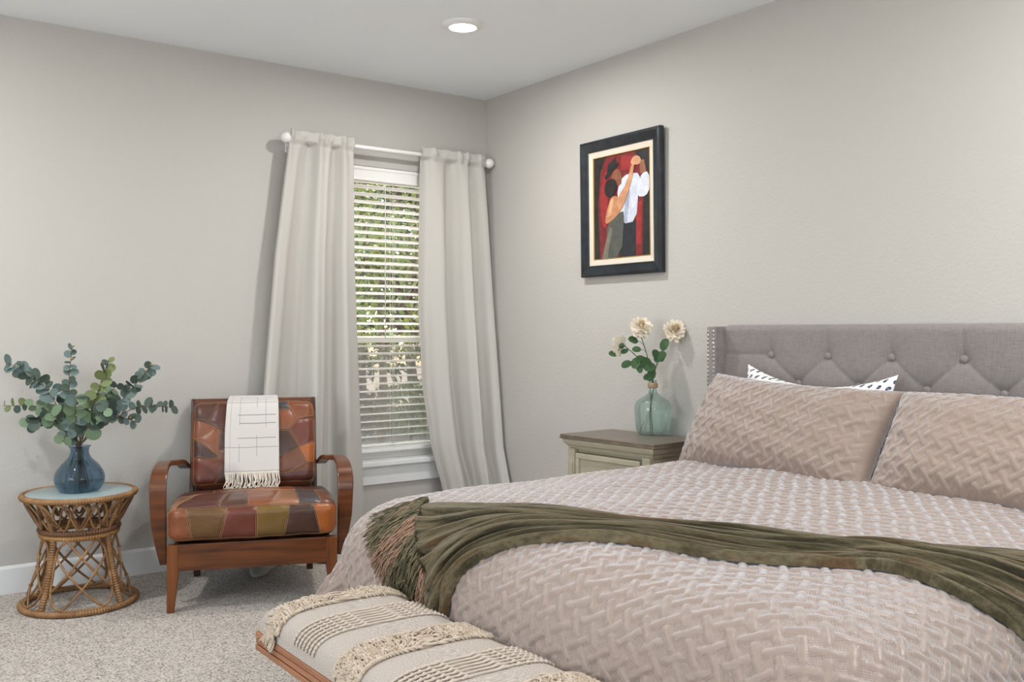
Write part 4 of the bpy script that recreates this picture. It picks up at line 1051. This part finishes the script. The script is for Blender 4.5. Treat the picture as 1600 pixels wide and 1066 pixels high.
# ------------------------------------------------------------------ nightstand
NS = thing('nightstand', 'cream painted nightstand with dark wooden top beside the bed', 'nightstand', (-.272, -1.638, 0), -math.radians(86))
def nadd(name, VF, m, parent=None, **kw): return add(name, VF, m, parent or NS, False, world=False, **kw)
NW, ND, NZ = .625, .375, .728
def slab(w, d, z0, z1, yo=0): return box((0, yo, (z0+z1)/2), (w, d, z1-z0))
nadd('top', join(box((0, 0, NZ-.006), (NW-.006, ND-.003, .012), .004), box((0, 0, NZ-.0165), (NW, ND, .011), .004)), M['nighttop'])
def cove():
    V = []; prof = [(.0, .0), (.002, -.012), (.010, -.026), (.020, -.036), (.022, -.042), (.028, -.044), (.028, -.050)]
    for i, (ins, dz) in enumerate(prof):
        w, d = NW/2-.012-ins, ND/2-.008-ins
        V += [(-w, -d, NZ-.022+dz), (w, -d, NZ-.022+dz), (w, ND/2-.006, NZ-.022+dz), (-w, ND/2-.006, NZ-.022+dz)]
    F = [(4*i+j, 4*i+4+j, 4*i+4+(j+1) % 4, 4*i+(j+1) % 4) for i in range(len(prof)-1) for j in range(4)]
    return np.array(V), F
nadd('cornice', cove(), M['nightpaint'])
bw_, bd_ = NW-.085, ND-.045
nadd('case', box((0, .012, .365), (bw_-.012, bd_-.03, .58), .003), M['nightpaint'])
for sx in (-1, 1):
    p = nadd('corner_post', box((sx*(bw_/2-.024), -bd_/2+.012+.0, .36), (.048, .03, .60), .003), M['nightpaint'])
    nadd('post_panel', box((sx*(bw_/2-.024), -bd_/2-.005, .345), (.026, .008, .50), .003), M['nightpaint'], p)
    for y in (-bd_/2+.02, bd_/2-.0): nadd('foot', box((sx*(bw_/2-.025), y, .032), (.05, .05, .064), .004, taper=.75), M['nightpaint'])
nadd('plinth', box((0, .005, .08), (bw_+.02, bd_+.01, .05), .006), M['nightpaint'])
for z0, z1 in ((.43, .640), (.125, .405)):
    w = bw_-.115; zc = (z0+z1)/2
    dr = nadd('drawer', box((0, -bd_/2+.010, zc), (w, .018, z1-z0), .003), M['nightpaint'])
    nadd('drawer_gap', box((0, -bd_/2+.0125, zc), (w+.008, .016, z1-z0+.008)), M['nightgap'], dr)  # darker box showing as a thin line round the drawer front
    fw = .026
    for (cx, cz, sx, sz) in ((0, z1-fw/2, w, fw), (0, z0+fw/2, w, fw), (-w/2+fw/2, zc, fw, z1-z0-2*fw), (w/2-fw/2, zc, fw, z1-z0-2*fw)):
        nadd('raised_moulding', box((cx, -bd_/2-.003, cz), (sx, .012, sz), .004), M['nightpaint'], dr)
    V, F = lathe([(.005, 0), (.006, .010), (.013, .018), (.015, .025), (.011, .031), (.001, .033)], 18); V = np.stack([V[:, 0], -V[:, 2], V[:, 1]], 1)
    nadd('knob', (V+np.array((0.01, -bd_/2-.001, zc+.03)), F), M['knob'], dr, )
# ------------------------------------------------------------------ green vase with flowers
FX, FY, FZ = -.125, -1.642, NZ
vase('glass_bottle_vase', 'sea green glass bottle vase on the nightstand', (FX, FY, FZ), prof_smooth([(.058, 0), (.074, .006), (.084, .030), (.0905, .095), (.0905, .140), (.078, .168), (.045, .190), (.024, .208), (.0195, .228), (.0195, .262), (.0225, .272)]), M['greenglass'])
tag(add('twine_wrap', lathe([(.0205, .232), (.0245, .234), (.0255, .240), (.0245, .2455), (.0258, .251), (.0245, .257), (.0205, .259)], 28, (FX, FY, FZ)), M['twine']), 'tan twine band wound round the green bottle neck', 'twine')
petal_pts = []
def petal(bm_list, base, d, nrm, L_, w, curl, fi):
    d = d/np.linalg.norm(d); s = np.cross(nrm, d); s /= np.linalg.norm(s)+1e-9; n_ = np.cross(d, s)
    rows = []; prof = [(0, .25), (.35, .8), (.7, 1.), (.92, .7), (1.0, .2)]
    V = []
    for t, ww in prof:
        for k in (-1, 0, 1): V.append(base+d*L_*t+s*w*ww*k*.5+n_*(curl*t*t*L_+(abs(k)*.12*w)))
    F = [(3*i+j, 3*i+j+1, 3*i+4+j, 3*i+3+j) for i in range(4) for j in range(2)]
    bm_list.append((np.array(V), F))
def flower(px, Z, ax, label, kind, mid, seed):
    rg = np.random.default_rng(seed); hd = at(*px, Z); ax = np.array(ax, float); ax /= np.linalg.norm(ax)
    bot = np.array((FX+rg.uniform(-.045, .045), FY+rg.uniform(-.045, .045), FZ+.012)); neck = np.array((FX+rg.uniform(-.008, .008), FY+rg.uniform(-.008, .008), FZ+.25))
    t = thing('flower_stem', label, 'flower', tuple(bot), 0, 'cream flowers in the green vase')
    P = smooth_path([bot, (bot+neck)/2+np.array((rg.uniform(-.02, .02), rg.uniform(-.02, .02), 0)), neck, at(*mid, Z), hd-ax*.03, hd-ax*.012], 60)
    add('stem', tube(P, .0024, 6), M['stalkgreen'], t)
    ref = np.array((0, 0, 1.)) if abs(ax[2]) < .8 else np.array((1., 0, 0)); e1 = np.cross(ax, ref); e1 /= np.linalg.norm(e1); e2 = np.cross(ax, e1)
    outer = []; core = []
    if kind == 'mum':
        for ring_, (n, tilt, L_, w, c) in enumerate(((13, -.30, .054, .026, 0), (14, .0, .060, .026, 0), (14, .30, .058, .024, 0), (13, .58, .054, .021, 0), (12, .85, .048, .017, 0), (12, 1.08, .042, .013, 1), (9, 1.28, .038, .011, 1), (6, 1.45, .034, .010, 1))):
            for i in range(n):
                a = 2*PI*i/n+ring_*.7+rg.normal(0, .1); ro = e1*math.cos(a)+e2*math.sin(a); tl = tilt+rg.normal(0, .08)
                d = ro*math.cos(tl)+ax*math.sin(tl); petal(core if c else outer, hd+ax*.004*ring_, d, ax*math.cos(tl)-ro*math.sin(tl), L_*rg.uniform(.88, 1.1), w, .12, c)
    else:
        for ring_, (n, tilt, L_, w) in enumerate(((10, .15, .058, .030), (9, .42, .054, .028))):
            for i in range(n):
                a = 2*PI*i/n+ring_*.35; ro = e1*math.cos(a)+e2*math.sin(a); d = ro*math.cos(tilt)+ax*math.sin(tilt); petal(outer, hd, d, ax*math.cos(tilt)-ro*math.sin(tilt), L_*rg.uniform(.9, 1.08), w, -.1, 0)
        V, F = lathe([(.001, .012), (.008, .010), (.014, .003), (.014, -.003), (.008, -.012), (.001, -.014)], 12)
        core.append((V[:, 0:1]*e1+V[:, 1:2]*e2+V[:, 2:3]*ax+hd-ax*.008, F))
    if kind == 'mum':
        V, F = lathe([(.001, -.02), (.016, -.012), (.020, 0), (.015, .014), (.001, .022)], 12); core.append((V[:, 0:1]*e1+V[:, 1:2]*e2+V[:, 2:3]*ax+hd+ax*.008, F))
    add('petals', join(*outer), M['petal'], t)
    add('flower_centre', join(*core), M['petalcore'] if kind == 'mum' else M['stalkgreen'], t)
    return t, P
M['roseleaf'] = leafmat('flower_leaf', '35502f', '4b6a43'); fl_me = leaf_mesh('leaf', M['roseleaf'], 1.3, .5)
def lv(t, px, Z, ang, size, P):
    p = at(*px, Z); d = CR*math.cos(ang)+np.array((0, 0, 1))*math.sin(ang)+CF*random.uniform(-.4, .2)
    k = np.argmin(np.linalg.norm(P-p, axis=1)); q = P[max(k-2, 0)]
    add('leaf_stalk', tube(smooth_path([q, (q+p)/2+np.array((0, 0, .006)), p], 8), .0012, 5), M['stalkgreen'], t)
    place_leaf(fl_me, t, p, d, -CF+np.array((0, 0, .5))+CR*random.uniform(-.5, .5), size*1.3)
FZc = 4.72
t, P = flower((969, 540), FZc, CF*.55-CR*.65+np.array((0, 0, .12)), 'open cream flower with green centre leaning left', 'daisy', (1002, 566), 3)
for px, an, s in (((962, 554), 3.0, .014), ((972, 551), .4, .012), ((984, 567), 3.6, .017), ((995, 562), 4.3, .019), ((998, 572), 4.9, .014)): lv(t, px, FZc, an, s, P)
t, P = flower((1001, 515), FZc, -CF*.75+np.array((0, 0, .6)), 'tallest cream pompom flower above the bottle neck', 'mum', (1012, 560), 5)
for px, an, s in (((994, 533), 2.9, .017), ((999, 546), 3.2, .014), ((1012, 575), 1.9, .022), ((1020, 580), 4.2, .020), ((1008, 568), 2.5, .020)): lv(t, px, FZc, an, s, P)
t, P = flower((1053, 519), FZc, -CF*.85+CR*.1+np.array((0, 0, .45)), 'cream pompom flower leaning right', 'mum', (1030, 560), 8)
for px, an, s in (((1036, 545), 1.2, .020), ((1034, 552), 4.6, .016), ((1025, 562), .6, .022), ((1021, 572), 3.5, .019), ((1028, 560), 2.2, .019), ((1018, 588), 3.4, .016)): lv(t, px, FZc, an, s, P)

# ------------------------------------------------------------------ framed painting
PY0, PY1, PZ0, PZ1 = -.985, -1.612, 1.545, 2.292
PF = thing('framed_painting', 'black framed painting of two dancers on red above the nightstand', 'painting', (0, (PY0+PY1)/2, PZ0))
def pic(V):       # local (right, up, out) -> world, top leaning forward a little
    V = np.asarray(V, float); return np.stack([-.006-V[:, 2]-(V[:, 1]/.75)*.010, PY0-V[:, 0], PZ0+V[:, 1]], 1)
FWd, FHt = PY0-PY1, PZ1-PZ0
def moulding(prof, inset0):
    """prof: (inward distance, out) along the moulding; four mitred sides, each its own mesh"""
    c = [(0, 0), (FWd, 0), (FWd, FHt), (0, FHt)]; dirs = [(1, 1), (-1, 1), (-1, -1), (1, -1)]; out = []
    for k in range(4):
        a, b = c[k], c[(k+1) % 4]; da, db = dirs[k], dirs[(k+1) % 4]; V = []
        for q, dq in ((a, da), (b, db)):
            for i, o_ in prof: V.append((q[0]+dq[0]*i, q[1]+dq[1]*i, o_))
        n = len(prof); F = [(i, n+i, n+i+1, i+1) for i in range(n-1)]; out.append((pic(V), F))
    return out
for vf in moulding([(0, 0), (0, .026), (.006, .031), (.016, .033), (.040, .024), (.052, .020), (.056, .022), (.060, .020), (.060, .004)], 0): add('frame_side', vf, M['frame'], PF, False)
for vf in moulding([(.060, .014), (.064, .015), (.088, .011), (.092, .010)], 0): add('linen_liner', vf, M['linerm'], PF, False)
for vf in moulding([(.092, .010), (.0935, .013), (.096, .012), (.0975, .006)], 0): add('gilt_edge', vf, M['gold'], PF, False)
pw, ph_ = FWd-.192, FHt-.192
paint = {}
def pm(c):
    if c not in paint:
        paint[c] = mat('paint_'+c, srgb(c), .45, noise=(30, tuple(min(1, x*1.35+.01) for x in srgb(c)), 4, .4, .75), bump=(60, .15, .001))
    return paint[c]
layers = [('6a1a1b', [(0, 0), (1, 0), (1, 1), (0, 1)]), ('1d1a1c', [(0, 0), (.10, 0), (.07, .55), (.12, .86), (.22, 1), (0, 1)]), ('1d1a1c', [(.86, 0), (1, 0), (1, 1), (.74, 1), (.84, .86), (.88, .5)]),
  ('8c2525', [(.14, .3), (.24, .32), (.26, .86), (.18, .84), (.10, .62)]), ('8c2525', [(.5, .84), (.72, .82), (.70, .95), (.50, .98)]), ('8c2525', [(.74, .12), (.84, .1), (.86, .52), (.76, .5)]),
  # man: trousers, shirt, sleeve, hand, head, hat
  ('1c1f26', [(.46, 0), (.74, 0), (.76, .34), (.50, .36)]),
  ('bfc3ce', [(.42, .60), (.50, .32), (.76, .33), (.80, .62), (.84, .78), (.62, .80), (.47, .74)]), ('979db0', [(.54, .33), (.60, .33), (.66, .62), (.60, .70)]),
  ('c9ccd6', [(.78, .56), (.93, .55), (1.0, .63), (.98, .78), (.86, .78), (.80, .66)]), ('8a5a40', [(.84, .77), (.94, .78), (.90, .90), (.82, .90)]),
  ('7b4a35', [(.34, .72), (.50, .68), (.52, .80), (.44, .87), (.33, .83)]),
  ('17161a', [(.20, .81), (.44, .92), (.46, .90), (.22, .77)]), ('17161a', [(.24, .83), (.27, .92), (.40, .97), (.42, .89)]),
  # woman: dress, back, arm, hair
  ('4a4c46', [(.12, 0), (.50, 0), (.55, .38), (.53, .46), (.30, .36), (.22, .28), (.26, .18)]), ('6b675a', [(.14, 0), (.24, 0), (.34, .30), (.28, .30)]),
  ('b07a56', [(.20, .34), (.30, .35), (.53, .46), (.52, .55), (.42, .60), (.32, .60), (.22, .44)]), ('c8966e', [(.24, .40), (.32, .42), (.36, .58), (.32, .58)]),
  ('b88460', [(.40, .50), (.52, .46), (.66, .66), (.75, .88), (.70, .90), (.60, .70), (.46, .60)]), ('bd8c68', [(.68, .87), (.84, .86), (.86, .92), (.76, .96), (.68, .92)]),
  ('1b1617', [(.20, .66), (.24, .60), (.36, .60), (.43, .68), (.41, .76), (.30, .78), (.21, .74)])]
CV = add('canvas', (pic([(.096+x*pw, .096+y*ph_, .005) for x, y in ((0, 0), (1, 0), (1, 1), (0, 1))]), [(0, 1, 2, 3)]), pm('6a1a1b'), PF, False)
for i, (c, pl) in enumerate(layers[1:]):
    c0 = np.mean(pl, 0)
    if len(pl) > 4 and c not in ('1d1a1c',):      # soften the outline
        q = np.array(pl); nq = []
        for k in range(len(q)):
            a, b = q[k], q[(k+1) % len(q)]; nq += [a*.75+b*.25, a*.25+b*.75]
        pl = [tuple(v) for v in nq]
    V = pic([(.096+min(max(x, 0), 1)*pw, .096+min(max(y, 0), 1)*ph_, .0052+.0002*i) for x, y in pl])
    add('paint_shape', (V, [tuple(range(len(pl)))]), pm(c), CV, False)

# ------------------------------------------------------------------ outdoors
M['ground'] = mat('leaf_litter', srgb('a98f76'), .9, noise=(6, srgb('d2bda4'), 8, .35, .65), bump=(20, .6, .03))
struct('ground', box((2, 16, -.35), (60, 31.6, .1)), M['ground'])
M['bark'] = mat('bark', srgb('6b5a4a'), .9, noise=(9, srgb('8d7b68'), 6, .3, .7, (1, 1, .25)), bump=(14, .8, .02, (1, 1, .25)))
def fol(name, a, b):
    def ex(m, N, L, bs):
        tr = N.new('ShaderNodeBsdfTranslucent'); mx = N.new('ShaderNodeMixShader'); mx.inputs[0].default_value = .5
        L.new(bs.inputs['Base Color'].links[0].from_socket, tr.inputs[0]); L.new(bs.outputs[0], mx.inputs[1]); L.new(tr.outputs[0], mx.inputs[2]); L.new(mx.outputs[0], N['Material Output'].inputs[0])
    return mat(name, srgb(a), .5, noise=(2.2, srgb(b), 3, .35, .65), spec=.4)
FO = [fol('foliage_lime', '7d8b46', 'b3bb70'), fol('foliage_dark', '3b4334', '616b4c'), fol('foliage_mid', '59683c', '8b9658'), fol('foliage_dry', '7d6b5a', 'aa9684')]
def tree(name, label, x, y, blobs, nl, size, m, trunk, cat, seed, group=None):
    rg = np.random.default_rng(seed); t = thing(name, label, cat, (x, y, -.3), 0, group); Vs = []
    wts = np.array([b[3]*b[4]*b[5] for b in blobs])**.67; wts /= wts.sum()
    for b, wt_ in zip(blobs, wts):
        n = int(nl*wt_); d = rg.normal(size=(n, 3)); d /= np.linalg.norm(d, axis=1)[:, None]; r = rg.uniform(.45, 1.05, n)**.6
        c = np.array((x, y, -.3))+np.array(b[:3])+d*r[:, None]*np.array(b[3:6])
        a1 = rg.normal(size=(n, 3)); a1 /= np.linalg.norm(a1, axis=1)[:, None]; a2 = np.cross(a1, rg.normal(size=(n, 3))); a2 /= np.linalg.norm(a2, axis=1)[:, None]
        s = size*rg.uniform(.6, 1.3, n)[:, None]
        Vs.append(np.stack([c-a1*s, c-a2*s*.5, c+a1*s, c+a2*s*.5], 1))
    V = np.concatenate(Vs).reshape(-1, 3); F = np.arange(len(V)).reshape(-1, 4)
    add('foliage', (V, F), m, t, False)
    for k, (pts, r) in enumerate(trunk):
        P = smooth_path([np.array(p)+np.array((x, y, -.3)) for p in pts], 14); add('trunk' if k == 0 else 'branch', tube(P, np.linspace(r, r*.55, 14), 8), M['bark'], t)
g_ = 'trees and shrubs outside the window'
tree('leafy_tree', 'bright lime green tree close outside the window', 1.55, 4.3, [(0, 0, 2.0, .9, .8, .9), (.5, .2, 2.9, .8, .8, .7), (-.6, .1, 1.7, .6, .6, .5)], 4200, .040, FO[0], [([(0, 0, 0), (.05, 0, .9), (0, 0, 2.0)], .06), ([(.02, 0, 1.2), (.4, .1, 2.0), (.6, .1, 2.8)], .03)], 'tree', 1, g_)
tree('leafy_tree', 'mid green tree with bare trunk behind the lime tree', 2.6, 8.2, [(0, 0, 2.6, 1.3, 1.2, 1.0), (-1.0, .3, 3.4, 1.1, 1.0, .9), (.9, .2, 3.9, 1.1, 1, 1)], 5200, .065, FO[2], [([(-.2, 0, 0), (-.1, 0, 1.4), (.1, 0, 3.2)], .12), ([(-.1, 0, 1.4), (-.7, 0, 2.4), (-1.0, .2, 3.2)], .06)], 'tree', 2, g_)
tree('evergreen_tree', 'dark evergreen tree standing furthest back outside', 5.0, 11.5, [(0, 0, 3.0, 2.0, 1.6, 2.6), (2.2, .4, 3.4, 1.6, 1.4, 2.4), (-2.0, .4, 3.0, 1.6, 1.4, 2.2)], 9000, .085, FO[1], [([(0, 0, 0), (0, 0, 2), (0, 0, 4.5)], .16)], 'tree', 3, g_)
tree('leafy_tree', 'dry brown leaved tree at the right of the view', 4.3, 8.6, [(0, 0, 3.2, 1.2, 1.1, 1.2), (.6, 0, 2.0, 1.0, .9, .7)], 5000, .07, FO[3], [([(.3, 0, 0), (.1, 0, 1.5), (-.1, 0, 3.2)], .10)], 'tree', 4, g_)
tree('low_shrub', 'low lime shrub on the leaf littered ground', 3.3, 6.6, [(0, 0, .45, .8, .5, .4), (.9, .1, .4, .6, .5, .35)], 4200, .04, FO[0], [([(0, 0, 0), (.05, 0, .4)], .02)], 'shrub', 5, g_)
tree('low_shrub', 'dry low shrub left of the lime shrub', 1.9, 6.4, [(0, 0, .45, .8, .5, .45)], 2600, .04, FO[3], [([(0, 0, 0), (.05, 0, .4)], .02)], 'shrub', 6, g_)
